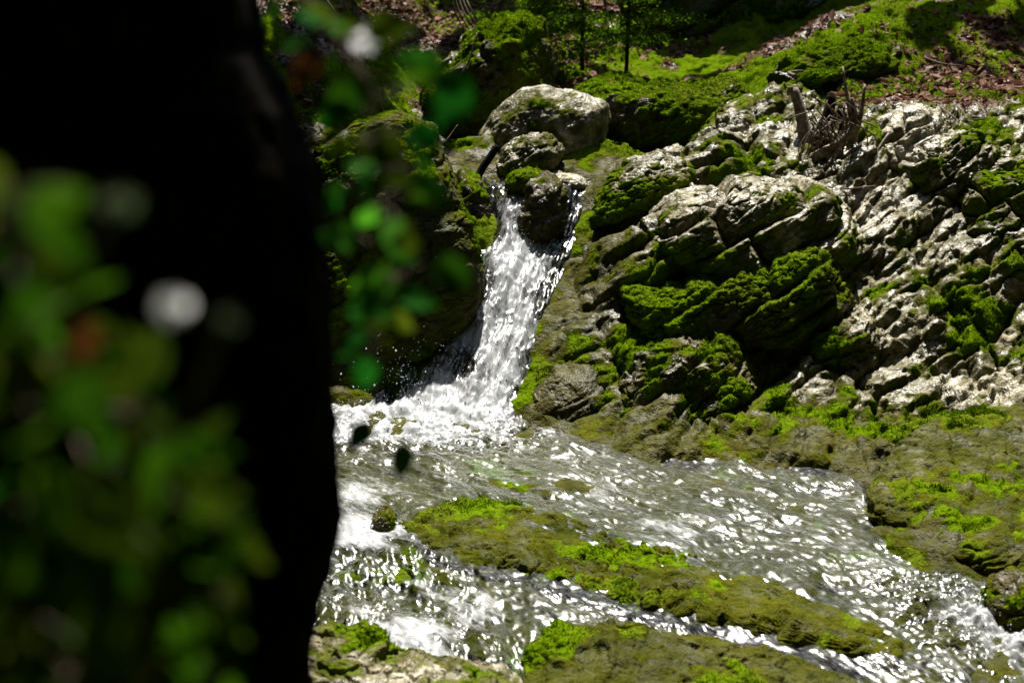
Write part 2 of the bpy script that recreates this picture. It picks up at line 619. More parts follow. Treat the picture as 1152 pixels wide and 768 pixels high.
cw(0, 0, 0.9); cw(-0.8, 1.0, 1.75); cw(-1.2, 3, 1.2); cw(-1.5, 5, 0.5); cw(0.3, 2.2, 0.5); cw(1.5, 1, 0.7); cw(0.5, 4, -0.35)
cw(2.5, 4.5, -0.45); cw(4.5, 5, 0.3); cw(6, 7, 1.4); cw(6.5, 9, 2.0); cw(8, 12, 3.2); cw(9, 16, 4.2); cw(-3, 0, 2.2); cw(3, -2, 1.4)
cw(0, -4, 1.4); cw(-4, 4, 2.0); cw(-5, 8, 2.2); cw(-6, 12, 3.2); cw(-6, 17, 4.6); cw(0, 24, 6.2); cw(-4, 25, 7); cw(6, 24, 6.5)
cw(14, 10, 5.5); cw(-14, 10, 6); cw(12, -6, 3.5); cw(-12, -6, 4); cw(0, -14, 2.5); cw(0, 40, 12); cw(20, 40, 13); cw(-20, 40, 13)
cw(40, 10, 14); cw(-40, 10, 14); cw(30, -30, 10); cw(-30, -30, 10); cw(0, -40, 6); cw(0, 80, 22); cw(60, 60, 24); cw(-60, 60, 24)
CT = np.array(CT)
_cx = CT[:, :2]


def _tps_k(r2):
    return 0.5 * r2 * np.log(np.maximum(r2, 1e-12))


_N = len(CT)
_K = _tps_k(((_cx[:, None] - _cx[None]) ** 2).sum(-1)) + np.eye(_N) * 0.02
_Pm = np.hstack([np.ones((_N, 1)), _cx])
_A = np.block([[_K, _Pm], [_Pm.T, np.zeros((3, 3))]])
_sol = np.linalg.solve(_A, np.concatenate([CT[:, 2], np.zeros(3)]))


def base_z(x, y):
    xy = np.stack([np.ravel(x), np.ravel(y)], -1)
    out = np.empty(len(xy))
    for i in range(0, len(xy), 20000):
        q = xy[i:i + 20000]
        out[i:i + 20000] = _tps_k(((q[:, None] - _cx[None]) ** 2).sum(-1)) @ _sol[:_N] + _sol[_N] + q @ _sol[_N + 1:]
    return out


def base_attr(x, y):
    xy = np.stack([np.ravel(x), np.ravel(y)], -1)
    out = np.empty((len(xy), 4))
    for i in range(0, len(xy), 20000):
        q = xy[i:i + 20000]
        w = 1.0 / (((q[:, None] - _cx[None]) ** 2).sum(-1) + 0.03) ** 1.6
        out[i:i + 20000] = w @ CT[:, 3:] / w.sum(1, keepdims=True)
    return out


def hit(u, v):
    """where the view towards (u, v) meets the ground"""
    d = np.arange(5.0, 24, 0.03)
    r = ray(u, v)
    q = np.array([0, 0, CAM_H]) + r[None] * (d / r[1])[:, None]
    k = np.argmax(q[:, 2] < base_z(q[:, 0], q[:, 1]))
    return q[k]


# outline of the flowing water, laid out on its own surface
WPX = [(536, 203), (548, 245), (552, 272), (532, 276), (538, 330), (515, 367), (482, 396), (462, 430), (425, 448), (385, 456), (330, 464),
       (300, 600), (280, 800), (300, 900), (1500, 900), (1500, 640), (1300, 640), (1152, 640), (1085, 648), (1050, 645), (1000, 615), (968, 580),
       (962, 535), (900, 520), (790, 515), (720, 510), (640, 492), (590, 470), (582, 455), (600, 420), (606, 370), (626, 310), (642, 268), (648, 240), (664, 205)]
WP = np.array([P(u, v, D(v))[:2] for u, v in WPX])


def poly_sd(x, y, poly):
    """signed distance to a polygon in plan, negative inside"""
    d2 = np.full(x.shape, 1e9)
    ins = np.zeros(x.shape, bool)
    n = len(poly)
    for i in range(n):
        ax, ay = poly[i]
        bx, by = poly[(i + 1) % n]
        ex, ey = bx - ax, by - ay
        t = np.clip(((x - ax) * ex + (y - ay) * ey) / (ex * ex + ey * ey), 0, 1)
        d2 = np.minimum(d2, (x - ax - t * ex) ** 2 + (y - ay - t * ey) ** 2)
        cnd = (ay > y) != (by > y)
        xi = ax + (y - ay) * ex / (ey if ey != 0 else 1e-9)
        ins ^= cnd & (x < xi)
    s = np.sqrt(d2)
    return np.where(ins, -s, s)


# ------------------------------------------------------------------ moss made of small sprigs
def sprigs(co, nrm, faces, mask, count, size=0.014, seed=0):
    r = np.random.default_rng(seed)
    a, b, c_ = co[faces[:, 0]], co[faces[:, 1]], co[faces[:, 2]]
    area = np.linalg.norm(np.cross(b - a, c_ - a), axis=1)
    m = mask[faces[:, :3]].mean(1)
    w = area * np.clip(m - 0.5, 0, 1)
    if w.sum() <= 0:
        return None
    k = r.choice(len(faces), count, p=w / w.sum())
    u_, v_ = r.random((2, count, 1))
    fl = (u_ + v_) > 1
    u_ = np.where(fl, 1 - u_, u_)
    v_ = np.where(fl, 1 - v_, v_)
    p = a[k] + (b[k] - a[k]) * u_ + (c_[k] - a[k]) * v_
    n = nrm[faces[k, 0]]
    dr = n + r.normal(0, 0.55, (count, 3)) + np.array([0, 0, 0.35])
    dr /= np.linalg.norm(dr, axis=1, keepdims=True)
    sd = np.cross(dr, r.normal(0, 1, (count, 3)))
    sd /= np.linalg.norm(sd, axis=1, keepdims=True) + 1e-9
    s = size * np.exp(r.normal(0, 0.35, (count, 1)))
    p0 = p - n * 0.003
    v0 = p0 - sd * s * 0.22
    v1 = p0 + sd * s * 0.22
    v2 = p0 + dr * s
    out = np.stack([v0, v1, v2], 1).reshape(-1, 3)
    f = np.arange(count * 3).reshape(-1, 3)
    cl = 0.5 + 0.55 * fbm(p, 5, 3, 77)
    tint = np.clip(cl * 0.65 + r.random(count) * 0.5 - 0.08, 0, 1)
    return out, f, np.repeat(tint, 3)


# ------------------------------------------------------------------ ground
def axis(a, b, step, far, grow=1.13):
    mid = np.arange(a, b, step)
    lo, hi, s = [], [], step
    x = a
    while x > -far:
        s *= grow
        x -= s
        lo.append(x)
    s, x = step, mid[-1]
    while x < far:
        s *= grow
        x += s
        hi.append(x)
    return np.concatenate([lo[::-1], mid, hi])


def rail(xs, ys, fn):
    """evaluate a slow smooth function on a coarse grid and interpolate"""
    cx = axis(-3.2, 7.4, 0.12, 130, 1.16)
    cy = axis(4.6, 22.0, 0.12, 130, 1.16)
    X, Y = np.meshgrid(cx, cy, indexing='ij')
    V = fn(X, Y)
    V = V.reshape(len(cx), len(cy), -1)
    ix = np.clip(np.searchsorted(cx, xs) - 1, 0, len(cx) - 2)
    iy = np.clip(np.searchsorted(cy, ys) - 1, 0, len(cy) - 2)
    fx = ((xs - cx[ix]) / (cx[ix + 1] - cx[ix]))[:, None, None]
    fy = ((ys - cy[iy]) / (cy[iy + 1] - cy[iy]))[None, :, None]
    A = V[ix][:, iy]
    B = V[ix + 1][:, iy]
    C_ = V[ix][:, iy + 1]
    D_ = V[ix + 1][:, iy + 1]
    return A * (1 - fx) * (1 - fy) + B * fx * (1 - fy) + C_ * (1 - fx) * fy + D_ * fx * fy


MOSS_BLOBS = []      # (point, radius, strength) on the bank


def build_ground():
    def grid(cuts, far):
        out = [np.arange(a0, b0, st_) for a0, b0, st_ in cuts]
        lo, hi, g = [], [], cuts[0][2]
        q = cuts[0][0]
        while q > -far:
            g *= 1.13
            q -= g
            lo.append(q)
        g, q = cuts[-1][2], out[-1][-1]
        while q < far:
            g *= 1.13
            q += g
            hi.append(q)
        return np.concatenate([lo[::-1]] + out + [hi])
    xs = grid([(-2.9, -1.7, 0.03), (-1.7, 4.6, 0.0135), (4.6, 7.2, 0.03)], 120)
    ys = grid([(5.6, 12.8, 0.0135), (12.8, 21.5, 0.028)], 120)
    X, Y = np.meshgrid(xs, ys, indexing='ij')
    Z = rail(xs, ys, base_z)[..., 0]
    AT = rail(xs, ys, base_attr)
    x, y, z = X.ravel(), Y.ravel(), Z.ravel()
    at = AT.reshape(-1, 4)
    # stream channel
    near = (x > -4) & (x < 7) & (y > 4) & (y < 14)
    sd = np.full(len(x), 5.0)
    sd[near] = poly_sd(x[near], y[near], WP)
    sd = sd + 0.05 * fbm(np.stack([x, y, x * 0], -1), 2.2, 3, 33)
    w = Wz(y)
    inn = sst(0.06, -0.10, sd)
    p2 = np.stack([x, y, z], -1)
    bed = w - 0.045 + 0.05 * fbm(p2, 2.6, 4, 31)
    zo = np.where(sd < 0.6, np.maximum(z, w + np.clip(sd * 0.30, -0.05, 0.10)), z)
    z = zo * (1 - inn) + bed * inn
    far = np.hypot(x - 1, y - 9)
    z = z + sst(6, 30, far) * 0.8 * fbm(np.stack([x, y, x * 0], -1), 0.12, 3, 4)
    co = np.stack([x, y, z], -1)
    nx, ny = len(xs), len(ys)
    idx = np.arange(nx * ny).reshape(nx, ny)
    faces = np.stack([idx[:-1, :-1], idx[1:, :-1], idx[1:, 1:], idx[:-1, 1:]], -1).reshape(-1, 4)
    # rock structure, only where it can be seen
    sub = np.where((x > -3.2) & (x < 7.6) & (y > 4.8) & (y < 23))[0]
    nrm = vnormals(co, faces)
    q = co[sub]
    rock = at[sub, 0]
    wetz = sst(0.75, 0.05, sd[sub])
    wr = sst(1.0, 1.9, q[:, 0] - (q[:, 1] - 10) * 0.25)          # thin beds further right
    wl_ = sst(1.0, 0.6, q[:, 0]) * sst(11.0, 10.6, q[:, 1])
    disp = (0.22 - 0.12 * wr - 0.12 * wl_) * (brick(q, 0.42, 0.95, 101) - 0.45)
    disp += (0.085 - 0.045 * wr - 0.04 * wl_) * (brick(q, 0.15, 0.50, 102, warp=0.4) - 0.4) + (0.014 + 0.050 * wr) * (brick(q, 0.10, 0.42, 107, warp=0.35, rnd=0.14) - 0.4)
    disp += 0.032 * facets(q, 0.24, 105) + 0.009 * facets(q, 0.10, 106)
    disp += 0.06 * fbm(q, 1.7, 3, 40) + 0.014 * fbm(q, 9, 4, 41) + 0.016 * (np.abs(fbm(q, 11, 4, 44)) - 0.25)
    damp = 1 - 0.75 * inn[sub] - 0.5 * sst(0.9, 0.05, sd[sub]) * (1 - inn[sub])
    rk = sst(0.25, 0.8, rock)
    disp = disp * rk * damp + (1 - rk) * (0.09 * fbm(q, 1.3, 4, 42) + 0.035 * fbm(q, 5, 3, 45) + 0.012 * fbm(q, 12, 3, 43)) * (1 - inn[sub])
    dirn = nrm[sub] + np.array([0, -0.25, 0.0])
    dirn /= np.linalg.norm(dirn, axis=1, keepdims=True)
    co[sub] = q + dirn * disp[:, None]
    nrm = vnormals(co, faces)
    moss = np.full(len(co), 0.6)
    nz = nrm[sub, 2]
    mv = (at[sub, 1] - 0.42) * 1.2 + 0.50 * fbm(q, 1.5, 4, 60) + 0.34 * fbm(q, 6, 4, 61) - 0.30 * (nz - 0.7)
    for bp, br, bs in MOSS_BLOBS:
        mv += bs * np.exp(-((q - bp) ** 2).sum(1) / (br * br))
    mv = mv - 0.12 * inn[sub] + 0.05 * wetz
    ms = np.clip(0.5 + mv * 1.6, 0, 1)
    moss[sub] = ms
    lum = fbm(co[sub], 22, 3, 62)
    co[sub] += nrm[sub] * (sst(0.5, 1.0, ms) * (0.008 + 0.012 * lum))[:, None]
    wet = np.zeros(len(co))
    wet[sub] = np.clip(wetz * 0.9 + inn[sub], 0, 1)
    litter = np.zeros(len(co))
    litter[sub] = np.clip(at[sub, 2] * 1.3 - ms * 0.5, 0, 1)
    pale = np.full(len(co), 0.3)
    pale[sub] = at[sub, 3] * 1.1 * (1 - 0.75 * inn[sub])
    film = np.zeros(len(co))
    film[sub] = 0.75 * np.maximum(inn[sub], sst(0.9, 0.2, sd[sub]) * 0.85)
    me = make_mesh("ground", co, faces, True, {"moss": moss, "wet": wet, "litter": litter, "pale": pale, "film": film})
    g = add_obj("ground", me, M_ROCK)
    tag(g, kind="structure")
    # moss sprigs
    vis = (co[:, 0] > -2.8) & (co[:, 0] < 7) & (co[:, 1] > 5.5) & (co[:, 1] < 21)
    nrm = vnormals(co, faces)
    dens = np.where(vis & (sd > 0.05), moss - 0.25 * sst(0.6, 0.1, sd), 0) * (1 - 0.5 * sst(13, 17, co[:, 1]))
    s = sprigs(co, nrm, faces, dens, 260000, 0.013, 3)
    o = add_obj("moss", make_mesh("moss", s[0], s[1], True, {"tint": s[2]}), M_MOSS)
    tag(o, "green moss growing in patches over the pale bedrock bank", "moss", kind="stuff")
    # leaf litter
    lw = np.where(vis, np.clip(litter - 0.25, 0, 1), 0)
    fa = faces
    area = np.linalg.norm(np.cross(co[fa[:, 1]] - co[fa[:, 0]], co[fa[:, 3]] - co[fa[:, 0]]), axis=1)
    ww = area * lw[fa].mean(1)
    r = np.random.default_rng(9)
    nl = 60000
    k = r.choice(len(fa), nl, p=ww / ww.sum())
    bp = co[fa[k]].mean(1) + r.normal(0, 0.01, (nl, 3)) * np.array([1, 1, 0.2])
    o = leaf_scatter("leaf_litter", bp, nrm[fa[k, 0]], 0.025, 0.5, 10, M_LITTER)
    tag(o, "carpet of dry reddish brown leaves on the slope behind the rocks", "leaf litter", kind="stuff")
    return co, faces


def leaf_scatter(name, p, n, size, spread, seed, mat, parent=None, keep=None):
    """many small folded leaves (6 vertices each)"""
    r = np.random.default_rng(seed)
    m = len(p)
    up = n + r.normal(0, spread, (m, 3))
    up /= np.linalg.norm(up, axis=1, keepdims=True)
    ax = np.cross(up, r.normal(0, 1, (m, 3)))
    ax /= np.linalg.norm(ax, axis=1, keepdims=True)
    sd = np.cross(up, ax)
    s = (size * np.exp(r.normal(-0.1, 0.45, m)))[:, None]
    lift = p + up * s * 0.25
    fold = r.uniform(-0.1, 0.45, (m, 1))
    v = np.stack([lift - ax * s, lift - ax * s * 0.25 + sd * s * 0.5 + up * s * fold, lift + ax * s * 0.45 + sd * s * 0.42 + up * s * fold,
                  lift + ax * s + up * s * fold * 0.5, lift + ax * s * 0.45 - sd * s * 0.42 + up * s * fold, lift - ax * s * 0.25 - sd * s * 0.5 + up * s * fold], 1)
    b = np.arange(m)[:, None] * 6
    f = np.concatenate([b + np.array([[0, 1, 2]]), b + np.array([[0, 2, 3]]), b + np.array([[0, 3, 4]]), b + np.array([[0, 4, 5]])])
    tint = np.clip(r.normal(0.45, 0.28, m), 0, 1)
    if keep is not None:
        v, tint = v[keep], tint[keep]
        f = np.concatenate([np.arange(len(v))[:, None] * 6 + np.array([[0, k, k + 1]]) for k in (1, 2, 3, 4)])
    return add_obj(name, make_mesh(name, v.reshape(-1, 3), f, False, {"tint": np.repeat(tint, 6)}), mat, parent)


# ------------------------------------------------------------------ boulders
def rock(label, pts, d=None, thick=0.4, plan=False, ex=2.6, lean=0.25, A=0.04, T=0.2, L=0.45, rough=0.05, moss=(0.0, 0.0), pale=0.55, wet=0.0,
         seed=1, name="boulder", cat="boulder", group=None, sprig=0, ns=NS, wetline=None, dens=1.0, fine=0.5, msize=0.012, dz=0.0, warp=0.32, smk=0.0, film=0.0):
    if plan:
        W3 = np.array([P(u, v, dd) for u, v, dd in pts])
        Am = np.hstack([np.ones((len(W3), 1)), W3[:, :2]])
        cf = np.linalg.lstsq(Am, W3[:, 2], rcond=None)[0]
        pl = W3[:, :2]
        aA, aB, aC = np.array([1, 0, cf[1]]), np.array([0, 1, cf[2]]), np.array([0, 0, 1.0])
    else:
        W3 = np.array([P(u, v, d) for u, v in pts])
        pl = W3[:, [0, 2]]
        aA, aB, aC = np.array([1.0, 0, 0]), np.array([0, lean, 1.0]), np.array([0, 1.0, 0])
    ar = 0.0
    cx = cy = 0.0
    for i in range(len(pl)):
        x0, y0 = pl[i]
        x1, y1 = pl[(i + 1) % len(pl)]
        cr = x0 * y1 - x1 * y0
        ar += cr
        cx += (x0 + x1) * cr
        cy += (y0 + y1) * cr
    cen = np.array([cx, cy]) / (3 * ar)
    th = np.linspace(-math.pi, math.pi, 721)
    R = np.zeros(721)
    dx, dy = np.cos(th), np.sin(th)
    for i in range(len(pl)):
        a = pl[i] - cen
        e = pl[(i + 1) % len(pl)] - pl[i]
        den = dx * e[1] - dy * e[0]
        den = np.where(np.abs(den) < 1e-12, 1e-12, den)
        t = (a[0] * e[1] - a[1] * e[0]) / den
        s = (a[0] * dy - a[1] * dx) / den
        ok = (t > 0) & (s >= -1e-6) & (s <= 1 + 1e-6)
        R = np.where(ok, np.maximum(R, t), R)
    kk = np.exp(-np.linspace(-2, 2, 17) ** 2)
    kk /= kk.sum()
    R = np.convolve(np.concatenate([R[-9:-1], R, R[1:9]]), kk, 'valid')
    size = math.sqrt(abs(ar) / 2)
    pxw = (pl[:, 0].max() - pl[:, 0].min()) / W3[:, 1].mean() * 1600
    n = int(np.clip(pxw / 1.7 * dens, 26, 150))
    dirs, faces = cube_sphere(n)
    if plan:
        D3 = dirs
    else:
        D3 = dirs[:, [0, 2, 1]] * np.array([1, 1, -1])      # (across, up, depth)
        D3 = np.stack([dirs[:, 0], dirs[:, 2], -dirs[:, 1]], -1)
    ro = np.hypot(D3[:, 0], D3[:, 1])
    nr = (ro ** ex + np.abs(D3[:, 2]) ** ex) ** (1 / ex)
    ang = np.arctan2(D3[:, 1], D3[:, 0])
    Rv = np.interp(ang, th, R)
    al = np.cos(ang) * Rv * ro / nr
    be = np.sin(ang) * Rv * ro / nr
    ga = D3[:, 2] / nr * thick
    if plan:
        c0 = np.array([cen[0], cen[1], cf[0] + cf[1] * cen[0] + cf[2] * cen[1] - thick + dz])
    else:
        c0 = np.array([cen[0], d, cen[1]])
        ga = -ga if False else ga
    # orientation: (A,B,C) must be right handed for outward faces
    co = c0 + al[:, None] * aA + be[:, None] * aB + ga[:, None] * aC
    fc = faces
    nm = vnormals(co, fc)
    if ((co - c0) * nm).sum() < 0:
        fc = fc[:, ::-1]
        nm = -nm
    q = co + seed * 3.1
    disp = rough * size * 2 * fbm(q, 0.8 / size, 3, seed) + rough * 0.5 * size * fbm(q, 3.0 / size, 3, seed + 1)
    if A:
        disp += A * (brick(q, T, L, seed + 2, ns=ns, warp=warp) - 0.55) + A * 0.15 * (brick(q, T * 0.37, L * 0.4, seed + 5, ns=ns, warp=warp) - 0.5)
        fs_ = min(0.22, max(0.06, size * 0.45))
        disp += fine * fs_ * (0.26 * facets(q, fs_, seed + 8) + 0.10 * facets(q, fs_ * 0.42, seed + 9))
    disp += fine * min(1, size * 2.5) * (0.012 * fbm(q, 10, 4, seed + 3) + 0.020 * (np.abs(fbm(q, 12, 4, seed + 4)) - 0.25))
    co = co + nm * disp[:, None]
    nm = vnormals(co, fc)
    mv = moss[0] - 0.12 + moss[1] * nm[:, 2] + 0.5 * fbm(q, 2.2, 4, seed + 20) + 0.30 * fbm(q, 8, 3, seed + 21)
    ms = np.clip(0.5 + 1.5 * mv, 0, 1)
    co = co + nm * (sst(0.5, 1.0, ms) * (0.010 + 0.014 * fbm(q, 22, 3, 62)) * min(1, size * 2))[:, None]
    wt = np.full(len(co), wet)
    if wetline is not None:
        wt = np.maximum(wt, sst(wetline + 0.12, wetline - 0.02, co[:, 2] - Wz(co[:, 1])))
    loc = np.array([c0[0], c0[1], co[:, 2].min()])
    me = make_mesh(name, co - loc, fc, True, {"moss": ms, "wet": wt, "pale": np.full(len(co), pale), "litter": np.zeros(len(co)), "film": np.full(len(co), film)})
    o = add_obj(name, me, M_ROCK, None, loc)
    tag(o, label, cat, group)
    if sprig:
        nm = vnormals(co, fc)
        front = (nm @ unit((0, -1, 0.25)) > -0.35)
        s = sprigs(co, nm, fc, np.where(front, ms - smk, 0), sprig, msize, seed)
        if s:
            add_obj("moss", make_mesh("moss", s[0] - loc, s[1], True, {"tint": s[2]}), M_MOSS, o)
    return o


def build_boulders():
    # left bank
    rock("huge dark mossy boulder on the left bank overhanging the cascade",
         [(345, 160), (395, 135), (440, 128), (490, 140), (505, 175), (518, 225), (533, 275), (541, 315), (528, 348), (514, 372), (503, 398), (490, 426), (450, 454), (385, 455), (330, 460), (300, 330)],
         10.75, 0.4, ex=3.2, lean=0.28, A=0.03, T=0.35, L=0.9, rough=0.04, fine=0.3, moss=(-0.08, 0.15), film=0.8, pale=0.15, seed=3, sprig=26000)
    rock("small dark boulder wedged between the cascade head and the huge left boulder",
         [(508, 200), (520, 193), (536, 198), (548, 215), (556, 245), (555, 270), (530, 274), (505, 268)], 11.75, 0.25, A=0.015, T=0.1, L=0.2, moss=(-0.15, 0.3), pale=0.35, seed=5, sprig=1200, wetline=0.1)
    rock("tall moss covered boulder with a dead stick leaning on it",
         [(484, 110), (505, 75), (535, 50), (565, 36), (592, 30), (612, 42), (624, 66), (630, 95), (615, 125), (580, 160), (540, 172), (500, 168)],
         14.2, 0.6, ex=2.3, lean=0.4, A=0.06, T=0.25, L=0.4, rough=0.09, moss=(0.12, 0.10), pale=0.5, seed=6, sprig=24000, msize=0.015)
    rock("flat green slab lying below the tall moss covered boulder",
         [(500, 172), (520, 167), (546, 170), (552, 185), (540, 196), (505, 196)], 12.9, 0.4, ex=3, A=0.02, T=0.1, L=0.3, moss=(0.35, 0.2), pale=0.3, seed=7, sprig=2500)
    # the boulders above the falls
    rock("large cream limestone boulder above the falls, sunlit on top",
         [(543, 155), (552, 133), (570, 116), (592, 101), (612, 99), (632, 108), (655, 112), (680, 116), (687, 135), (686, 165), (672, 190), (640, 197), (600, 192), (560, 185), (546, 172)],
         12.9, 0.5, ex=2.5, lean=0.35, A=0.03, T=0.3, L=0.7, moss=(-0.32, 0.0), pale=0.8, seed=8, sprig=1500, fine=0.22)
    rock("small rounded grey boulder directly in front of the large cream boulder",
         [(556, 185), (566, 166), (585, 155), (606, 150), (625, 160), (632, 172), (622, 188), (600, 198), (570, 203)],
         12.3, 0.3, lean=0.3, A=0.02, T=0.12, L=0.25, moss=(-0.30, 0.0), pale=0.7, seed=9, sprig=1200)
    rock("wedge shaped dark boulder standing in the middle of the cascade head",
         [(596, 203), (615, 197), (630, 202), (637, 225), (636, 258), (620, 272), (585, 275), (578, 262), (586, 230)],
         11.6, 0.28, ex=3.0, lean=0.3, A=0.02, T=0.15, L=0.3, rough=0.04, moss=(-0.18, 0.1), pale=0.22, wet=0.6, seed=10, sprig=1200, wetline=0.05)
    rock("little mossy cap stone at the lip of the cascade behind the wedge boulder",
         [(568, 205), (578, 193), (596, 191), (612, 196), (606, 210), (590, 219), (574, 216)], 11.85, 0.18, lean=0.3, A=0.01, T=0.08, L=0.2, moss=(0.1, 0.2), pale=0.4, seed=11, sprig=1500)
    rock("flat pale stone behind the wedge boulder",
         [(600, 200), (625, 193), (655, 197), (664, 207), (640, 214), (608, 210)], 12.15, 0.3, ex=3, lean=0.5, A=0.01, T=0.1, L=0.2, moss=(-0.5, 0), pale=0.75, seed=12)
    rock("long boulder with a bright moss back and a black hollow beneath",
         [(652, 108), (668, 97), (690, 92), (720, 93), (760, 89), (800, 86), (828, 86), (842, 98), (846, 120), (820, 140), (790, 152), (745, 165), (700, 168), (668, 150)],
         13.7, 0.75, ex=2.6, lean=0.5, A=0.04, T=0.3, L=0.7, rough=0.06, moss=(-0.02, 0.50), pale=0.25, seed=13, sprig=22000, msize=0.014)
    rock("grey domed boulder beside the cascade with a mossy skirt",
         [(664, 232), (676, 210), (692, 192), (715, 178), (745, 172), (770, 180), (779, 196), (772, 215), (740, 238), (690, 250), (668, 248)],
         11.55, 0.42, ex=2.3, lean=0.5, A=0.02, T=0.25, L=0.6, rough=0.03, moss=(0.30, -0.55), pale=0.66, seed=14, sprig=7000)
    rock("small pale stone perched behind the grey domed boulder",
         [(742, 178), (748, 168), (762, 164), (774, 168), (776, 180), (760, 186)], 12.3, 0.18, A=0.01, T=0.1, L=0.2, moss=(-0.5, 0), pale=0.85, seed=15)
    rock("big leaning slab of pale rock speckled with moss below the stump",
         [(768, 205), (780, 180), (800, 150), (825, 125), (850, 107), (880, 95), (910, 97), (925, 125), (925, 165), (915, 195), (880, 212), (820, 218), (780, 216)],
         12.6, 0.5, ex=2.6, lean=0.8, A=0.07, T=0.2, L=0.3, rough=0.06, moss=(-0.05, 0.0), pale=0.72, seed=16, sprig=7000)
    # the stratified boulders on the bank
    rock("layered limestone boulder with pale slabs on top and a deep shadowed overhang",
         [(728, 262), (735, 240), (760, 222), (800, 212), (850, 205), (900, 207), (935, 215), (948, 240), (944, 275), (915, 296), (860, 305), (800, 300), (745, 290)],
         10.85, 0.55, ex=3.4, lean=0.55, A=0.14, T=0.27, L=1.1, warp=0.2, rough=0.03, fine=0.35, moss=(0.10, -0.30), pale=0.85, seed=17, sprig=12000, dens=1.3)
    rock("dark wedge of layered rock with a bright moss cushion under the overhang",
         [(700, 330), (745, 315), (800, 305), (860, 290), (915, 277), (946, 285), (950, 320), (932, 355), (880, 382), (820, 394), (760, 394), (710, 376)],
         10.3, 0.45, ex=3.0, lean=0.5, A=0.09, T=0.24, L=0.8, warp=0.2, rough=0.05, moss=(0.02, 0.45), pale=0.3, seed=18, sprig=15000, dens=1.2)
    rock("low humped rock with dark moss on its front at the foot of the bank",
         [(690, 470), (700, 430), (725, 400), (770, 385), (820, 388), (845, 410), (838, 450), (810, 475), (760, 482), (715, 482)],
         9.75, 0.4, ex=2.6, lean=0.7, A=0.05, T=0.2, L=0.6, rough=0.05, moss=(-0.08, -0.1), pale=0.5, seed=19, sprig=9000, dens=1.2)
    rock("mossy knob of rock on the bank right of the shadowed overhang",
         [(905, 400), (915, 372), (940, 355), (970, 352), (990, 370), (988, 400), (965, 420), (925, 422)],
         10.0, 0.28, ex=2.6, lean=0.6, A=0.05, T=0.12, L=0.3, rough=0.07, moss=(0.12, 0.15), pale=0.7, seed=20, sprig=6000, dens=1.2)
    # blocks near the stump
    rock("square pale block with a clean sunlit top near the root stump",
         [(983, 195), (985, 165), (1000, 140), (1025, 125), (1050, 122), (1060, 140), (1050, 175), (1030, 205), (1000, 212)],
         11.85, 0.4, ex=3.4, lean=0.55, A=0.06, T=0.16, L=0.4, moss=(-0.15, -0.25), pale=0.85, seed=21, sprig=800, dens=1.3)
    rock("stepped pale ledge block beside the square block, moss along its foot",
         [(1012, 215), (1015, 185), (1035, 160), (1065, 145), (1100, 150), (1118, 165), (1105, 195), (1070, 212), (1040, 228)],
         11.5, 0.4, ex=3.4, lean=0.6, A=0.09, T=0.15, L=0.45, moss=(0.02, -0.35), pale=0.85, seed=22, sprig=3500, dens=1.3)
    rock("long tilted ledge at the right of the bank with dark moss under its lip",
         [(1060, 262), (1075, 232), (1100, 205), (1130, 185), (1165, 172), (1215, 168), (1240, 200), (1200, 245), (1140, 262), (1095, 280)],
         11.05, 0.45, ex=3.2, lean=0.6, A=0.11, T=0.16, L=0.5, moss=(0.05, -0.30), pale=0.75, seed=23, sprig=5000, dens=1.3)
    rock("small pointed standing stone leaning beside the root stump",
         [(968, 225), (972, 208), (985, 198), (998, 192), (1003, 205), (1000, 225), (990, 240), (972, 238)], 11.4, 0.12, ex=2.4, lean=0.5, A=0.01, T=0.1, L=0.2, moss=(-0.1, -0.1), pale=0.7, seed=24, sprig=400)
    rock("yellowish angular stone below the curved root",
         [(894, 205), (896, 191), (910, 189), (928, 193), (930, 205), (915, 210)], 11.55, 0.12, ex=4, lean=0.3, A=0.0, rough=0.04, moss=(-0.8, 0), pale=0.8, seed=25, fine=0.3)
    rock("pale rounded stone just left of the yellowish angular stone",
         [(876, 203), (880, 194), (892, 192), (897, 200), (892, 208), (880, 209)], 11.6, 0.1, lean=0.3, A=0.0, moss=(-0.8, 0), pale=0.9, seed=26, fine=0.3)
    rock("low pale rock in the dark hollow beneath the stump",
         [(935, 236), (945, 222), (965, 220), (972, 232), (962, 242), (942, 244)], 11.3, 0.15, lean=0.4, A=0.01, T=0.08, L=0.2, moss=(-0.4, 0), pale=0.75, seed=27)
    # mid stream and foreground slabs
    rock("long mossy slab lying in the middle of the stream",
         [(442, 596, 7.75), (470, 580, 8.0), (540, 566, 8.22), (600, 573, 8.12), (660, 588, 7.95), (740, 612, 7.65), (830, 650, 7.25), (930, 690, 6.85), (1060, 745, 6.4), (1000, 760, 6.3), (900, 738, 6.42), (800, 708, 6.62), (700, 684, 6.8), (600, 655, 7.05), (520, 638, 7.2), (470, 615, 7.5)],
         plan=True, thick=0.16, ex=3.6, A=0.024, T=0.06, L=0.7, rough=0.018, dz=0.08, moss=(-0.10, 0.18), pale=-0.05, smk=0.26, film=1.0, seed=28, sprig=5000, fine=0.45, wetline=-0.06, dens=0.8, msize=0.012)
    rock("broad brown wet ledge with water trickling over it below the long slab",
         [(590, 735, 6.42), (620, 700, 6.66), (700, 702, 6.66), (800, 722, 6.5), (900, 752, 6.3), (1010, 790, 6.0), (900, 860, 5.55), (640, 860, 5.55), (580, 790, 6.0)],
         plan=True, thick=0.14, ex=4.0, A=0.02, T=0.06, L=0.4, rough=0.02, fine=0.4, dz=0.075, moss=(-0.22, 0.15), pale=0.0, wet=0.6, film=0.85, seed=29, sprig=3000, dens=0.9, msize=0.012)
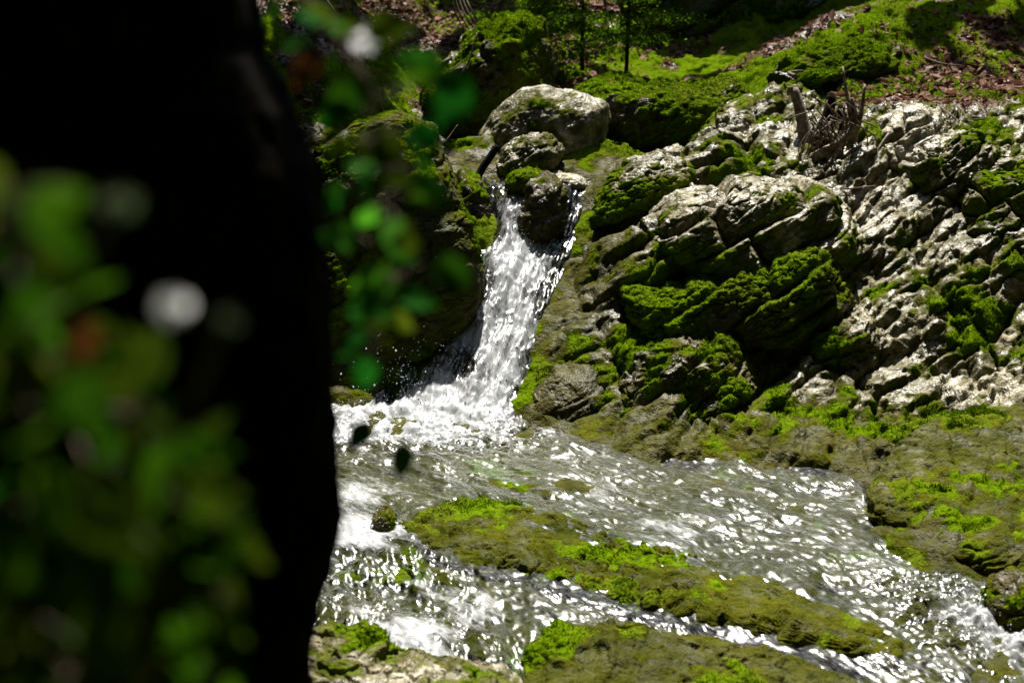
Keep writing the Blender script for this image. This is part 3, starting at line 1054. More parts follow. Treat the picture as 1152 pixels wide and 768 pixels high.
    rock("wide flat mossy ledge at the right edge of the stream",
         [(966, 545, 8.0), (985, 505, 8.5), (1040, 475, 8.9), (1110, 455, 9.05), (1200, 445, 9.1), (1350, 450, 9.0), (1350, 640, 7.0), (1200, 635, 7.05), (1100, 622, 7.15), (1062, 612, 7.25), (1020, 580, 7.5), (975, 562, 7.8)],
         plan=True, thick=0.24, ex=4.5, A=0.03, T=0.08, L=0.8, rough=0.02, fine=0.35, dz=0.05, moss=(-0.05, 0.10), pale=0.25, smk=0.24, film=0.85, seed=30, sprig=12000, wetline=0.05, dens=1.0, msize=0.013)
    rock("small wet mossy boulder in the lower right chute",
         [(1110, 680), (1122, 662), (1150, 652), (1185, 655), (1200, 690), (1180, 715), (1135, 712), (1115, 700)], 6.75, 0.2, ex=2.5, lean=0.3, A=0.02, T=0.08, L=0.2, moss=(0.05, 0.15), pale=0.35, wet=0.7, seed=31, sprig=2500, wetline=0.05, msize=0.012)
    rock("pale mossy rock at the lower edge of the stream beside the dark trunk",
         [(300, 745), (350, 733), (400, 738), (450, 752), (520, 763), (600, 782), (600, 870), (300, 870)], 5.8, 0.35, ex=3, lean=0.8, A=0.03, T=0.1, L=0.3, moss=(0.05, 0.0), pale=0.8, seed=32, sprig=6000, msize=0.012)
    rock("little brown stone breaking the current upstream of the long slab",
         [(412, 600), (418, 580), (432, 570), (445, 578), (448, 596), (430, 606)], 7.8, 0.12, lean=0.3, A=0.01, T=0.06, L=0.2, moss=(-0.1, 0.1), pale=0.3, wet=0.8, seed=33, sprig=300, wetline=0.03)
    rock("brown wet rock at the foot of the cascade's right side",
         [(590, 478), (600, 440), (625, 420), (665, 410), (690, 425), (695, 460), (680, 490), (640, 496)], 9.85, 0.3, ex=3.0, lean=0.8, A=0.015, T=0.12, L=0.6, rough=0.03, fine=0.2, moss=(-0.25, -0.1), pale=0.3, wet=0.8, film=0.4, seed=34, sprig=1500, dens=1.2)
    # background
    rock("tall tan and green rock face behind the saplings",
         [(700, 0), (720, -60), (800, -120), (900, -140), (960, -60), (960, 20), (925, 60), (870, 95), (820, 100), (760, 60), (720, 45)],
         18.6, 1.2, ex=2.6, lean=0.5, A=0.15, T=0.5, L=0.9, rough=0.08, moss=(-0.02, 0.0), pale=0.3, seed=35, sprig=9000, name="rock_face", cat="rock face", msize=0.035)
    rock("smooth green mound of moss on the slope right of the rock face",
         [(850, 95), (880, 62), (930, 42), (990, 40), (1010, 60), (990, 85), (930, 100), (880, 108)], 14.15, 0.5, ex=2.2, lean=0.8, A=0.06, T=0.2, L=0.5, rough=0.1, moss=(0.2, 0.1), pale=0.3, seed=36, sprig=14000, msize=0.015)


# ------------------------------------------------------------------ water
def build_water():
    st = 0.0095
    xs = np.arange(-1.75, 4.2, st)
    ys = np.arange(5.3, 12.15, st)
    X, Y = np.meshgrid(xs, ys, indexing='ij')
    x, y = X.ravel(), Y.ravel()
    sd = poly_sd(x, y, WP)
    z = Wz(y)
    # smooth the profile a little
    z = (Wz(y - 0.12) + Wz(y) + Wz(y + 0.12)) / 3
    p = np.stack([x, y, x * 0], -1)
    casc = sst(9.55, 9.95, y)
    pool = np.exp(-((y - 9.45) / 0.35) ** 2) * sst(0.6, -0.4, x)
    lowr = np.exp(-(((x - 2.35) / 0.35) ** 2 + ((y - 6.7) / 0.55) ** 2))
    left = sst(-0.05, -0.45, x - (7.2 - y) * 0.45) * sst(8.1, 7.6, y)
    # flow frames: down the cascade, and down the stream to the right
    def frame(ang):
        ca, sa = math.cos(ang), math.sin(ang)
        return np.stack([(x * ca + y * sa), (-x * sa + y * ca), x * 0], -1)
    fc_ = frame(math.radians(-105))
    fs_ = frame(math.radians(-48))
    fl_ = frame(math.radians(-80))
    wc = casc
    wl = np.clip(left, 0, 1) * (1 - casc)
    ws = 1 - wc - wl
    st1 = np.array([0.22, 1, 1])
    h = wc * (0.060 * fbm(fc_ * st1, 7, 4, 201, 0.55) + 0.022 * (1 - np.abs(fbm(fc_ * np.array([0.4, 1, 1]), 19, 3, 203))))
    h += ws * (0.015 * fbm(fs_ * np.array([0.40, 1, 1]), 8, 3, 204, 0.55) + 0.006 * fbm(fs_ * np.array([0.6, 1, 1]), 22, 3, 206, 0.6))
    h += wl * (0.030 * fbm(fl_ * np.array([0.45, 1, 1]), 8, 4, 207, 0.6) + 0.008 * fbm(fl_ * np.array([0.6, 1, 1]), 22, 2, 211))
    h += pool * 0.05 * fbm(p, 9, 4, 208, 0.6) + lowr * 0.07 * fbm(fs_, 8, 4, 209, 0.6)
    big = fbm(p, 1.6, 3, 210)
    h += 0.025 * big * (1 - casc)
    z = z + h + 0.05 * casc * sst(0.0, -0.2, sd)
    z = z - sst(0.03, 0.12, sd) * 0.08
    co = np.stack([x, y, z], -1)
    n1 = fbm(p, 2.2, 3, 220)
    foam = 0.20 + 0.14 * n1 + 0.10 * fbm(fs_ * np.array([0.3, 1, 1]), 6, 3, 221)
    foam = foam + casc * (0.36 + 0.15 * n1) + pool * 0.46 + lowr * 0.18 + wl * (0.08 + 0.2 * n1)
    edge = sst(-0.16, -0.02, sd)
    foam = foam - edge * casc * 0.30
    for u, v, r, s in FOAM:
        q = P(u, v, D(v))
        foam = foam + 0.8 * s * np.exp(-((x - q[0]) ** 2 + (y - q[1]) ** 2) / (r * r))
    fla, flb = fc_ * np.array([0.4, 1, 1]), fs_ * np.array([0.32, 1, 1])
    nx, ny = len(xs), len(ys)
    idx = np.arange(nx * ny).reshape(nx, ny)
    faces = np.stack([idx[:-1, :-1], idx[1:, :-1], idx[1:, 1:], idx[:-1, 1:]], -1).reshape(-1, 4)
    keep = (sd[faces] < 0.12).all(1)
    faces = faces[keep]
    used = np.unique(faces)
    mp = np.zeros(len(co), dtype=np.int64)
    mp[used] = np.arange(len(used))
    me = make_mesh("water", co[used], mp[faces], True, {"foam": np.clip(foam[used], 0, 1), "flow_fall": fla[used], "flow_stream": flb[used], "fall": wc[used]})
    o = add_obj("water", me, M_WATER)
    tag(o, kind="structure")
    # flung drops
    r = np.random.default_rng(21)
    ico = np.array([[0, 0, 1], [0.89, 0, 0.45], [0.28, 0.85, 0.45], [-0.72, 0.53, 0.45], [-0.72, -0.53, 0.45], [0.28, -0.85, 0.45],
                    [0.72, 0.53, -0.45], [-0.28, 0.85, -0.45], [-0.89, 0, -0.45], [-0.28, -0.85, -0.45], [0.72, -0.53, -0.45], [0, 0, -1]])
    icf = np.array([[0, 1, 2], [0, 2, 3], [0, 3, 4], [0, 4, 5], [0, 5, 1], [1, 6, 2], [2, 7, 3], [3, 8, 4], [4, 9, 5], [5, 10, 1], [6, 7, 2], [7, 8, 3],
                    [8, 9, 4], [9, 10, 5], [10, 6, 1], [6, 11, 7], [7, 11, 8], [8, 11, 9], [9, 11, 10], [10, 11, 6]])
    k = np.where((foam > 0.55) & (sd < -0.02))[0]
    k = r.choice(k, 2600)
    pts = co[k] + np.abs(r.normal(0, 1, (2600, 3))) * np.array([0, 0, 0.035]) + r.normal(0, 0.02, (2600, 3))
    sp = []
    for _ in range(130):
        b = P(r.normal(470, 28), 440, r.normal(9.75, 0.12))
        sp.append(b + np.array([-abs(r.normal(0, 0.14)), 0, abs(r.normal(0, 0.20))]))
    pts = np.concatenate([pts, sp])
    s = np.clip(np.exp(r.normal(math.log(0.0020), 0.55, len(pts))), 0.001, 0.008)
    v = (pts[:, None] + ico[None] * s[:, None, None]).reshape(-1, 3)
    f = (np.arange(len(pts))[:, None, None] * 12 + icf[None]).reshape(-1, 3)
    o = add_obj("water_spray", make_mesh("water_spray", v, f), M_SPRAY)
    tag(o, "white drops of spray flung up around the cascade", "spray", kind="stuff")


M_SPRAY = mat_simple("spray_white", (0.82, 0.85, 0.88), (0.9, 0.92, 0.94), 30, 0.15, 0.0, 0.001, 0.6)
FOAM = [(648, 225, 0.1, 0.35), (652, 205, 0.1, 0.35), (480, 470, 0.35, 0.5), (420, 475, 0.25, 0.5), (540, 460, 0.2, 0.2), (700, 545, 0.25, 0.22), (760, 590, 0.3, 0.25), (640, 500, 0.2, 0.2), (400, 560, 0.2, 0.45), (395, 600, 0.18, 0.35), (370, 610, 0.25, 0.4),
        (540, 690, 0.16, 0.5), (470, 705, 0.14, 0.55), (480, 740, 0.12, 0.3), (1030, 615, 0.12, 0.5), (1095, 690, 0.15, 0.5), (1140, 730, 0.18, 0.45), (1020, 590, 0.1, 0.3), (590, 290, 0.2, 0.2), (870, 640, 0.4, 0.12)]


# ------------------------------------------------------------------ dead wood
def wood(name, label, cat, paths, mat, group=None, rough=0.12, parts=None):
    """paths: list of (points, radii); the first is the body"""
    base = np.asarray(paths[0][0][0], float)
    co, f = join([tube(np.asarray(p), r, 9, rough, 5 + i) for i, (p, r) in enumerate(paths)])
    o = add_obj(name, make_mesh(name, co - base, f), mat, None, base)
    return tag(o, label, cat, group)


def build_wood():
    # the root stump
    b = P(935, 215, 11.75)
    st = empty("tree_stump", b)
    tag(st, "weathered grey root stump with tangled roots among the pale blocks", "stump")
    d = 11.8

    def part(name, paths, mat=M_DEADWOOD, rough=0.15):
        co, f = join([tube(np.asarray([P(*q) for q in p]), r, 9, rough, 5 + i) for i, (p, r) in enumerate(paths)])
        add_obj(name, make_mesh(name, co - b, f), mat, st)
    part("trunk", [([(893, 100, 12.0), (900, 125, 11.95), (905, 150, 11.9), (908, 172, 11.85), (925, 195, 11.8)], [0.035, 0.05, 0.055, 0.075, 0.09]),
                   ([(890, 98, 12.0), (886, 108, 12.0)], [0.03, 0.012])])
    r = np.random.default_rng(4)
    roots = [([(905, 178, 11.8), (885, 182, 11.7), (865, 190, 11.6), (856, 186, 11.55)], [0.05, 0.07, 0.06, 0.04]),
             ([(940, 190, 11.6), (935, 178, 11.6), (932, 168, 11.62), (938, 186, 11.6)], [0.02, 0.028, 0.02, 0.018]),
             ([(912, 180, 11.7), (925, 172, 11.65), (945, 160, 11.62), (962, 140, 11.6), (958, 110, 11.62)], [0.05, 0.04, 0.035, 0.03, 0.015]),
             ([(960, 160, 11.6), (968, 130, 11.6), (973, 95, 11.65)], [0.03, 0.022, 0.008]),
             ([(962, 150, 11.6), (955, 120, 11.6), (948, 75, 11.7)], [0.025, 0.018, 0.006]),
             ([(925, 195, 11.7), (945, 205, 11.6), (960, 222, 11.5)], [0.06, 0.05, 0.03]),
             ([(975, 200, 11.6), (985, 175, 11.55), (1000, 150, 11.6)], [0.03, 0.022, 0.01])]
    for p, rr in roots:
        part("root", [(p, rr)])
    hair = []
    for _ in range(60):
        u0, v0 = r.uniform(908, 960), r.uniform(110, 150)
        u1, v1 = u0 + r.normal(0, 18), v0 + r.uniform(10, 55)
        dd = r.uniform(11.5, 11.8)
        hair.append(([(u0, v0, dd), ((u0 + u1) / 2 + r.normal(0, 8), (v0 + v1) / 2, dd - 0.05), (u1, v1, dd - 0.02)], [0.006, 0.005, 0.003]))
    part("rootlets", hair, M_TWIG, 0.0)
    part("splinter", [([(915, 170, 11.85), (930, 140, 11.85), (935, 105, 11.9)], [0.10, 0.07, 0.03]), ([(935, 180, 11.8), (950, 150, 11.8), (945, 118, 11.85)], [0.09, 0.06, 0.02])], M_BARK)

    wood("log", "dark short log jammed by the cascade head below the cream boulder", "log",
         [([P(533, 208, 12.0), P(545, 186, 12.05), P(560, 164, 12.1)], [0.03, 0.034, 0.03])], M_BARK)
    sticks = [([(514, 90, 13.55), (527, 70, 13.6), (537, 37, 13.65)], 0.012, "pale dead stick leaning on the tall moss covered boulder"),
              ([(480, 175, 12.2), (500, 160, 12.3), (515, 140, 12.4)], 0.006, "thin pale twig lying by the flat green slab"),
              ([(945, 213, 11.2), (960, 212, 11.15), (985, 209, 11.2)], 0.008, "thin straight stick in the dark hollow beneath the stump"),
              ([(1055, 118, 12.3), (1070, 130, 12.1), (1088, 142, 12.0)], 0.007, "thin twig hanging over the sunlit top of the stepped ledge block"),
              ([(1073, 118, 12.3), (1085, 128, 12.1), (1083, 148, 12.0)], 0.006, "short forked twig above the stepped pale ledge block"),
              ([(1095, 135, 12.2), (1125, 132, 12.2), (1150, 130, 12.2)], 0.007, "long flat twig lying on the leaf litter above the tilted ledge"),
              ([(1040, 65, 13.5), (1060, 72, 13.4), (1082, 74, 13.4)], 0.012, "stubby stick lying in the reddish leaf litter"),
              ([(895, 86, 12.7), (888, 82, 12.8), (904, 80, 12.8)], 0.02, "broken grey branch end lying behind the stump"),
              ([(360, -10, 13.5), (380, 18, 13.4), (402, 45, 13.3)], 0.010, "thin pale branch slanting down behind the hanging leaves")]
    for p, r0, lab in sticks:
        wood("stick", lab, "stick", [([P(*q) for q in p], [r0, r0 * 0.85, r0 * 0.5])], M_TWIG, "dead sticks lying on the rocks")
    # fan of bare twigs at the top
    fan = [([P(505 + 3 * i, -20, 15.4 + 0.05 * i), P(512 + 5 * i, 15, 15.3), P(528 + 8 * i, 42 + 3 * i, 15.2)], [0.012, 0.009, 0.004]) for i in range(5)]
    wood("dead_branch", "fan of bare grey twigs hanging above the tall moss covered boulder", "branch", fan, M_TWIG)


# ------------------------------------------------------------------ background saplings
def sapling(label, u, v, d, height, spread, lean, seed, n):
    r = np.random.default_rng(seed)
    b = P(u, v, d)
    t = empty("fir_sapling", b)
    tag(t, label, "sapling", "young firs on the slope behind the boulders")
    top = np.array([lean, 0, height])
    co, f = tube([np.zeros(3), top * 0.5 + [0.02, 0, 0], top], [0.024, 0.018, 0.006], 8, 0.1, seed)
    add_obj("trunk", make_mesh("trunk", co, f), M_SAPLING, t)
    pts, nn, br = [], [], []
    for k in range(n):
        h = r.uniform(0.16, 1.0)
        a = r.uniform(0, 2 * math.pi)
        L = spread * (1.15 - h) * r.uniform(0.7, 1.1)
        p0 = top * h
        e = p0 + np.array([math.cos(a) * L, math.sin(a) * L, -0.12 * L + r.normal(0, 0.06)])
        br.append(tube([p0, (p0 + e) / 2 + [0, 0, 0.03], e], [0.008, 0.006, 0.003], 5, 0, 0, 2))
        m = int(620 * L / spread) + 60
        s = r.random(m) ** 0.7
        q = p0 + (e - p0) * s[:, None] + r.normal(0, 1, (m, 3)) * np.array([0.12, 0.12, 0.02]) * (0.4 + s[:, None])
        pts.append(q)
    co, f = join(br)
    add_obj("branches", make_mesh("branches", co, f), M_SAPLING, t)
    q = np.concatenate(pts)
    leaf_scatter("foliage", q, np.tile([0, 0, 1.0], (len(q), 1)), 0.013, 0.7, seed, M_NEEDLE, t)


def build_saplings():
    sapling("young fir with a thin dark straight trunk above the long mossy boulder", 704, 96, 15.3, 2.8, 1.15, 0.02, 51, 56)
    sapling("small bushy fir left of the thin dark straight trunk", 655, 80, 16.0, 1.6, 0.8, -0.05, 53, 40)
    sapling("young fir behind the tall moss covered boulder", 610, 60, 17.0, 1.8, 0.8, 0.05, 56, 40)


# ------------------------------------------------------------------ foreground
def leaf_mesh(L, Wd, fold, curl, seed):
    """one ovate leaf with midrib fold and a wavy edge"""
    r = np.random.default_rng(seed)
    nu, nv = 9, 7
    u = np.linspace(0, 1, nu)
    v = np.linspace(-1, 1, nv)
    U, V = np.meshgrid(u, v, indexing='ij')
    wid = Wd * np.sin(np.pi * U ** 0.8) ** 0.85 * (1 + 0.05 * np.sin(U * 40 + r.random() * 6) * np.abs(V))
    x = U * L
    y = V * wid * 0.5
    z = np.abs(V) * wid * 0.5 * fold - curl * L * U ** 2 + 0.03 * L * np.sin(U * 7 + V * 2 + r.random() * 6)
    co = np.stack([x, y, z], -1).reshape(-1, 3)
    i = np.arange(nu * nv).reshape(nu, nv)
    f = np.stack([i[:-1, :-1], i[1:, :-1], i[1:, 1:], i[:-1, 1:]], -1).reshape(-1, 4)
    return co, f


def orient(co, direction, up):
    d = unit(direction)
    s = np.cross(unit(up), d)
    s = s / (np.linalg.norm(s) + 1e-9)
    n = np.cross(d, s)
    return co[:, :1] * d + co[:, 1:2] * s + co[:, 2:3] * n


def spray(name, label, cat, stem, radii, leaves, seed, group=None, stem_mat=None):
    """a stem with separate leaves: leaves = (point, length, width, material, tint, facing)"""
    r = np.random.default_rng(seed)
    stem = np.asarray(stem, float)
    base = stem[0]
    t = empty(name, base)
    tag(t, label, cat, group)
    pc, pf = tube(stem, radii, 7, 0.05, seed)
    parts = [(pc, pf)]
    dense = np.array([stem[i] + (stem[i + 1] - stem[i]) * s for i in range(len(stem) - 1) for s in np.linspace(0, 1, 12)])
    made = []
    for p, L, Wd, mat, tint, part in leaves:
        k = dense[np.argmin(((dense - p) ** 2).sum(1))]
        dr = p - k
        if np.linalg.norm(dr) < 1e-4:
            dr = r.normal(0, 1, 3)
        dr = unit(dr) * 0.6 + np.array([r.normal(0, 0.5), r.normal(0, 0.15), r.normal(-0.25, 0.35)])
        dr = unit(dr)
        start = p - dr * L * 0.5
        up = unit(np.array([r.normal(0, 0.5), -0.75 + r.normal(0, 0.25), 0.6]))
        if part == 'glint_petal':
            up = unit(np.array([r.normal(0, 0.4), -0.7, 0.7]))
        c0, f0 = leaf_mesh(L, Wd, r.uniform(0.1, 0.4), r.uniform(0.0, 0.25), int(r.integers(1e6)))
        made.append((orient(c0, dr, up) + start, f0, mat, tint, part))
        parts.append(tube([k, (k + start) / 2 + [0, 0, 0.004], start], [0.0012, 0.001, 0.0008], 5, 0, 0, 2))
    co, f = join(parts)
    add_obj("stem", make_mesh("stem", co - base, f), stem_mat or M_TWIG, t)
    for co, f, mat, tint, part in made:
        add_obj(part, make_mesh(part, co - base, f, True, {"tint": np.clip(np.full(len(co), tint), 0, 1)}), mat, t)
    return t


def build_foreground():
    # the dark trunk close to the camera
    d = 2.6
    redge = [(-420, 245), (-200, 262), (0, 281), (60, 287), (120, 330), (190, 352), (260, 358), (400, 372), (500, 378), (590, 382), (650, 372), (720, 352), (780, 342), (1000, 350), (1500, 380), (2100, 420)]
    zs, xr = [], []
    for v, u in redge:
        q = P(u, v, d)
        zs.append(q[2])
        xr.append(q[0])
    zs, xr = np.array(zs)[::-1], np.array(xr)[::-1]
    nz, na = 420, 200
    zz = np.linspace(0.15, 3.5, nz)
    a = np.linspace(0, 2 * math.pi, na, endpoint=False)
    Zg, Ag = np.meshgrid(zz, a, indexing='ij')
    R0 = 0.46
    xe = np.interp(Zg, zs, xr)
    xc = xe - R0
    co = np.stack([xc + R0 * np.cos(Ag), d + R0 * np.sin(Ag), Zg], -1).reshape(-1, 3)
    nrm = np.stack([np.cos(Ag), np.sin(Ag), Ag * 0], -1).reshape(-1, 3)
    st = co * np.array([1, 1, 0.3])
    co = co + nrm * (0.012 * fbm(co, 7, 4, 301) + 0.010 * (np.abs(fbm(st, 30, 3, 302)) - 0.3))[:, None]
    i = np.arange(nz * na).reshape(nz, na)
    j = np.roll(i, -1, axis=1)
    f = np.stack([i[:-1], j[:-1], j[1:], i[1:]], -1).reshape(-1, 4)
    # trunk cut short out of view so sun reaches the leaves in front
    rag = 0.10 * fbm(co[-na:], 9, 3, 306)
    co[-na:, 2] += rag
    ring = i[-1]
    for sc_, dz_ in ((0.7, -0.03), (0.35, 0.02), (0.02, 0.0)):
        k0 = len(co)
        cc = co[ring].mean(0)
        co = np.concatenate([co, cc + (co[i[-1]] - cc) * np.array([sc_, sc_, 0.6]) + [0, 0, dz_]])
        nrm = np.concatenate([nrm, np.tile([0, 0, 1.0], (na, 1))])
        r2 = np.arange(na) + k0
        f = np.concatenate([f, np.stack([ring, np.roll(ring, -1), np.roll(r2, -1), r2], -1)])
        ring = r2
    b = np.array([xr[0] - R0, d, 0.15])
    t = empty("tree", b)
    tag(t, "black out of focus tree trunk close in front at the left", "tree")
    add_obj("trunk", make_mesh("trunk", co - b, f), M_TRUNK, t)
    ms = np.clip(0.35 + 0.5 * fbm(co, 3.5, 3, 303) + 0.25 * nrm[:, 0], 0, 1)
    ms = ms * (nrm[:, 0] < 0.3) * (co[:, 2] < 3.3)
    s = sprigs(co, nrm, f, ms, 6000, 0.016, 8)
    add_obj("moss", make_mesh("moss", s[0] - b, s[1], True, {"tint": s[2] * 0.5}), M_MOSS, t)
    # hanging leafy twig right of the trunk
    D0 = 1.9
    def L_(u, v, l, mat, tint, dd=D0, w=0.75):
        s = l / FPX * dd
        return (P(u, v, dd), s, s * w, mat, tint, "leaf")
    tw = [P(300, -60, 1.95), P(360, 20, 1.93), P(420, 110, 1.91), P(425, 210, 1.9), P(430, 300, 1.9), P(445, 370, 1.9)]
    lv = [L_(474, 76, 62, M_LEAF, 0.35), L_(508, 112, 74, M_LEAF, 0.05), L_(478, 155, 48, M_LEAF, 0.0), L_(381, 266, 50, M_LEAF, 0.6), L_(450, 276, 62, M_LEAF, 0.5),
          L_(420, 319, 58, M_LEAF, 0.9), L_(470, 337, 46, M_LEAF, 0.15), L_(452, 362, 34, M_LEAF_Y, 0.9), L_(412, 212, 40, M_LEAF, 0.4), L_(430, 165, 70, M_LEAF_Y, 0.5),
          L_(440, 32, 60, M_LEAF_Y, 0.4), L_(345, 80, 50, M_LEAF_B, 0.5), L_(335, 48, 36, M_LEAF, 0.3), L_(375, 130, 46, M_LEAF, 0.1), L_(380, 165, 36, M_LEAF_Y, 0.2), L_(350, 20, 48, M_LEAF, 0.1),
          L_(395, 390, 46, M_LEAF, 0.1), L_(405, 350, 36, M_LEAF, 0.0), L_(450, 200, 40, M_LEAF_Y, 0.1), L_(372, 230, 26, M_LEAF, 0.1), L_(410, 420, 40, M_LEAF, 0.05)]
    r = np.random.default_rng(44)
    for k in range(26):
        q = r.uniform(0.3, 4.6)
        j = int(q)
        uu = [300, 360, 420, 425, 430, 445]
        vv = [-60, 20, 110, 210, 300, 370]
        u = uu[j] + (uu[j + 1] - uu[j]) * (q - j) + r.normal(5, 32)
        v = vv[j] + (vv[j + 1] - vv[j]) * (q - j) + r.normal(0, 20)
        lv.append(L_(u, v, r.uniform(30, 62), M_LEAF_Y if r.random() < 0.3 else (M_LEAF_D if r.random() < 0.6 else M_LEAF), r.uniform(0, 0.8), 1.9 + r.normal(0, 0.12), r.uniform(0.5, 0.8)))
    spray("leafy_twig", "blurred green leafy twig hanging beside the black trunk", "twig", tw, [0.004, 0.0035, 0.003, 0.0025, 0.002, 0.001], lv, 41)
    # two leaves on a fine twig above the stream
    tw2 = [P(345, 420, 2.5), P(385, 455, 2.55), P(405, 485, 2.6), P(430, 505, 2.6), P(452, 517, 2.6)]
    spray("leafy_twig", "tiny twig with two small leaves hanging over the stream", "twig", tw2, [0.0015, 0.0012, 0.001, 0.0008, 0.0005],
          [L_(404, 490, 40, M_LEAF_D, 0.0, 2.6, 0.65), L_(452, 518, 44, M_LEAF_D, 0.5, 2.6, 0.6)], 42)
    # plant in the lower left corner
    r = np.random.default_rng(61)
    stems = [[(-60, 900), (0, 700), (30, 480), (20, 300), (10, 215)], [(60, 900), (90, 740), (110, 600), (90, 450), (60, 330)], [(140, 900), (170, 760), (190, 640), (170, 520), (140, 430)],
             [(200, 900), (225, 780), (240, 700), (225, 600), (205, 520)]]
    labs = ["tall blurred leafy plant at the very left edge before the trunk", "blurred leafy plant with brown tinged leaves before the trunk", "blurred leafy plant sloping across the foot of the black trunk",
            "blurred leafy plant nearest the stream before the black trunk"]
    for i, (s, lab) in enumerate(zip(stems, labs)):
        dd = 1.0 + 0.06 * i
        pts = [P(u, v, dd) for u, v in s]
        bottom = pts[0].copy()
        bottom[2] = 1.2
        pts = [bottom] + pts
        lv = []
        for k in range(44):
            q = r.uniform(0.15, 1.0) * (len(s) - 1)
            j = min(int(q), len(s) - 2)
            fr = q - j
            u = s[j][0] * (1 - fr) + s[j + 1][0] * fr + r.normal(0, 34)
            v = s[j][1] * (1 - fr) + s[j + 1][1] * fr + r.normal(0, 25)
            if u > 262:
                u = 262 - r.random() * 40
            mt = M_LEAF_Y if r.random() < 0.35 else M_LEAF_D
            if i == 1 and k == 9:
                mt = M_LEAF_B
            lv.append(L_(u, v, r.uniform(55, 125), mt, r.uniform(0.0, 0.9), dd + r.normal(0, 0.05), r.uniform(0.32, 0.6)))
        spray("leafy_plant", lab, "plant", pts, [0.004, 0.0035, 0.003, 0.0025, 0.002, 0.001], lv, 70 + i, "leafy plants growing before the dark trunk")
    # sun glints off leaves, painted as clusters of white and pale petals
    for lab, u, v, dd, s0 in (("large white blurred petals painting a leaf glint before the black trunk", 195, 346, 0.98, 39), ("white blurred petals painting a leaf glint above the hanging leafy twig", 411, 46, 2.0, 34),
                              ("pale grey green petals painting a dim leaf glint above the leafy plants", 132, 230, 0.95, 44), ("small pale petals painting a leaf glint lower right of the large white one", 258, 360, 0.95, 24)):
        c0 = P(u, v, dd)
        lv = []
        for k in range(6):
            a_ = k * math.pi / 3 + 0.3
            lv.append((c0 + np.array([math.cos(a_) * s0 * 0.32, 0.0, math.sin(a_) * s0 * 0.24]) * dd / FPX, s0 * 0.6 * dd / FPX, s0 * 0.5 * dd / FPX, M_GLINT if s0 in (39, 34) else M_GLINT_PALE, r.random(), "glint_petal"))
        st_ = [c0 + np.array([-0.10, 0.02, -0.35]), c0 + np.array([-0.06, 0.02, -0.15]), c0 + np.array([-0.02, 0.01, -0.04]), c0]
        if u > 400:
            st_ = [P(350, 0, 2.02), P(380, 25, 2.01), P(400, 40, 2.0), c0]
        spray("leaf_glint", lab, "leaf_glint", st_, [0.002, 0.0018, 0.0015, 0.001], lv, 90 + u, "painted leaf glints in front of the trunk")


# ------------------------------------------------------------------ light
SUN_AZ = math.radians(3)       # left of straight ahead
SUN_EL = math.radians(64)
S = np.array([math.sin(SUN_AZ) * math.cos(SUN_EL), math.cos(SUN_AZ) * math.cos(SUN_EL), math.sin(SUN_EL)])


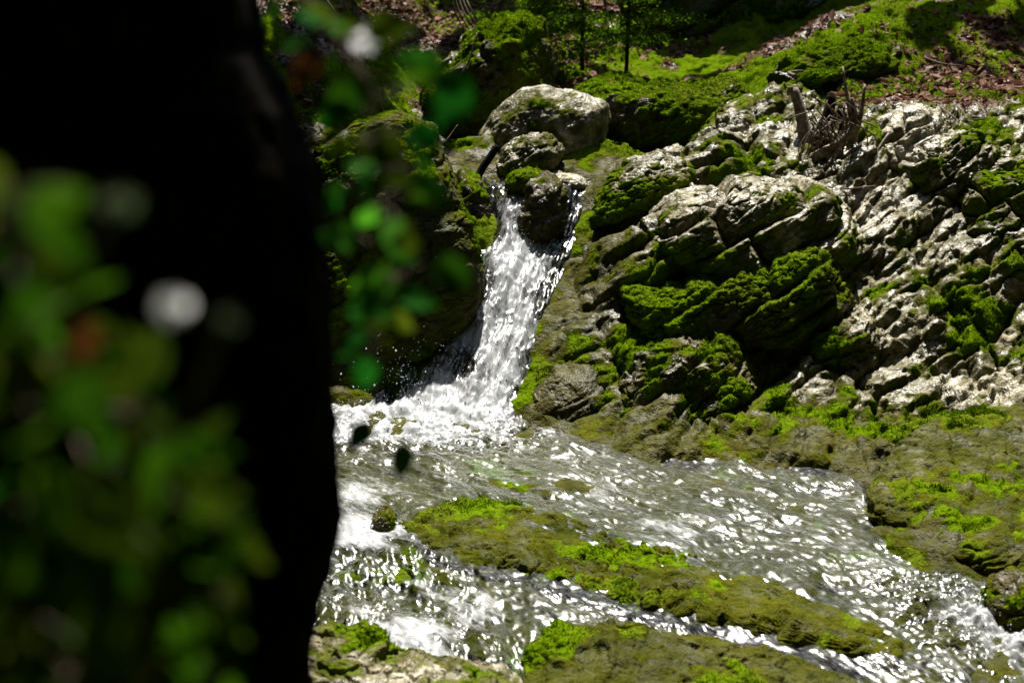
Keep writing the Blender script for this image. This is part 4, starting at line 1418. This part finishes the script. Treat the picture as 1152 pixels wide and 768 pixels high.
def build_shade_canopy():
    """unseen canopy leaves added to block the sky; holes shaped to steer the sun"""
    r = np.random.default_rng(77)
    n = 70000
    th = r.uniform(0, 2 * math.pi, n)
    ph = np.arcsin(r.uniform(-0.02, 1, n))
    R = np.array([19, 21, 10.5])
    k = r.uniform(0.92, 1.12, (n, 1))
    p = np.stack([np.cos(th) * np.cos(ph), np.sin(th) * np.cos(ph), np.sin(ph)], -1) * R * k + np.array([0, 9, 0.5])
    g = p - S * ((p[:, 2] - 0.9) / S[2])[:, None]
    gx, gy = g[:, 0], g[:, 1]
    lit = sst(-2.2, -1.6, gx) * sst(6.5, 5.6, gx) * sst(4.5, 5.3, gy) * sst(14.2, 13.2, gy)
    right = sst(1.5, 2.2, gx) * sst(7.5, 6.5, gx) * sst(11.5, 12, gy) * sst(18, 16.5, gy)
    fgp = np.array([-0.35, 0.95, 2.2]) - S * (1.3 / S[2])
    fg = 3 * np.exp(-((gx - fgp[0]) ** 2 / 1.2 + (gy - fgp[1] + 0.35) ** 2 / 0.8))
    fgp = np.array([-0.2, 1.9, 2.5]) - S * (1.6 / S[2])
    fg = np.maximum(fg, 2 * np.exp(-((gx - fgp[0] - 0.1) ** 2 / 0.7 + (gy - fgp[1] + 0.45) ** 2 / 0.6)))
    nz = fbm(np.stack([gx, gy, gx * 0], -1), 0.9, 3, 88)
    dap = sst(-0.6, -0.15, nz) * 0.95 * ((gy > 12) & (gy < 22) & (np.abs(gx) < 7))
    lit = lit * (1 - 0.85 * sst(-0.6, -0.8, gx) * sst(10.7, 10.9, gy))
    fp = P(820, 40, 18.0) - S * ((P(820, 40, 18.0)[2] - 0.9) / S[2])
    for qq in (P(620, 40, 17.5), P(700, 30, 17.5), P(560, 60, 16.5), P(760, 50, 17.0), P(560, 50, 14.3), P(600, 60, 14.3)):
        qg = qq - S * ((qq[2] - 0.9) / S[2])
        dap = np.maximum(dap, 0.85 * np.exp(-((gx - qg[0]) ** 2 + (gy - qg[1]) ** 2) / 0.6))
    dap = np.maximum(dap, 0.9 * np.exp(-((gx - fp[0]) ** 2 + (gy - fp[1]) ** 2) / 1.5))
    op = np.clip(np.maximum(np.maximum(lit, right * sst(-0.8, -0.3, nz)), np.maximum(dap, fg * 1.2)), 0, 1)
    op = op * (1 - 0.8 * sst(-1.2, -1.4, gx) * sst(11.3, 11.6, gy) * sst(15.5, 14.5, gy))
    tr_ = P(265, 110, 2.42)
    tr_ = tr_ - S * ((tr_[2] - 0.9) / S[2])
    op = op * (1 - np.exp(-((gx - tr_[0]) ** 2 / 0.16 + (gy - tr_[1] - 0.15) ** 2 / 0.22)))
    keep = r.random(n) > op  # added canopy thinned where sun is wanted, left dense where shade is
    keep &= ~((p[:, 1] > 14) & (p[:, 2] < 4.5) & (np.abs(p[:, 0]) < 14))
    nn = unit_rows(np.array([0, 9, 0]) - p)
    o = leaf_scatter("shade_canopy", p, nn, 0.36, 0.5, 78, M_SHADE_CANOPY, None, keep)
    tag(o, "unseen canopy leaves added over the gorge to steer sun and shade", "canopy", kind="stuff")


def unit_rows(a):
    return a / np.linalg.norm(a, axis=1, keepdims=True)


def build_light():
    w = bpy.data.worlds.new("World")
    SC.world = w
    w.use_nodes = True
    nt = w.node_tree
    bg = nt.nodes['Background']
    sky = nt.nodes.new('ShaderNodeTexSky')
    sky.sky_type = 'NISHITA'
    sky.sun_disc = False
    sky.sun_elevation = SUN_EL
    sky.sun_rotation = SUN_AZ
    nt.links.new(sky.outputs[0], bg.inputs[0])
    bg.inputs[1].default_value = 0.11
    l = bpy.data.lights.new("sun", 'SUN')
    l.energy = 5.0
    l.angle = math.radians(0.5)
    l.color = (1.0, 0.95, 0.86)
    o = bpy.data.objects.new("sun", l)
    COL.objects.link(o)
    from mathutils import Vector
    o.rotation_euler = Vector(S).to_track_quat('Z', 'Y').to_euler()
    o.location = (0, 0, 12)


for u, v, r_, s_ in ((1060, 212, 0.25, 0.5), (980, 60, 0.35, 0.5), (1010, 85, 0.35, 0.6), (1100, 30, 0.5, 0.5), (1110, 110, 0.35, 0.6), (1140, 65, 0.2, 0.5), 
                     (860, 120, 0.3, 0.3), (930, 80, 0.5, 0.5)):
    MOSS_BLOBS.append((hit(u, v), r_, s_))

build_ground()
build_water()
build_boulders()
build_wood()
build_saplings()
build_foreground()
build_shade_canopy()
build_light()

SC.view_settings.view_transform = 'Standard'
SC.view_settings.look = 'None'
SC.view_settings.gamma = 1
SC.view_settings.exposure = 1.42
SC.cycles.max_bounces = 6
SC.cycles.diffuse_bounces = 2
SC.cycles.glossy_bounces = 2
SC.cycles.transparent_max_bounces = 8
SC.cycles.sample_clamp_indirect = 3
SC.cycles.sample_clamp_direct = 12
SC.cycles.use_denoising = True
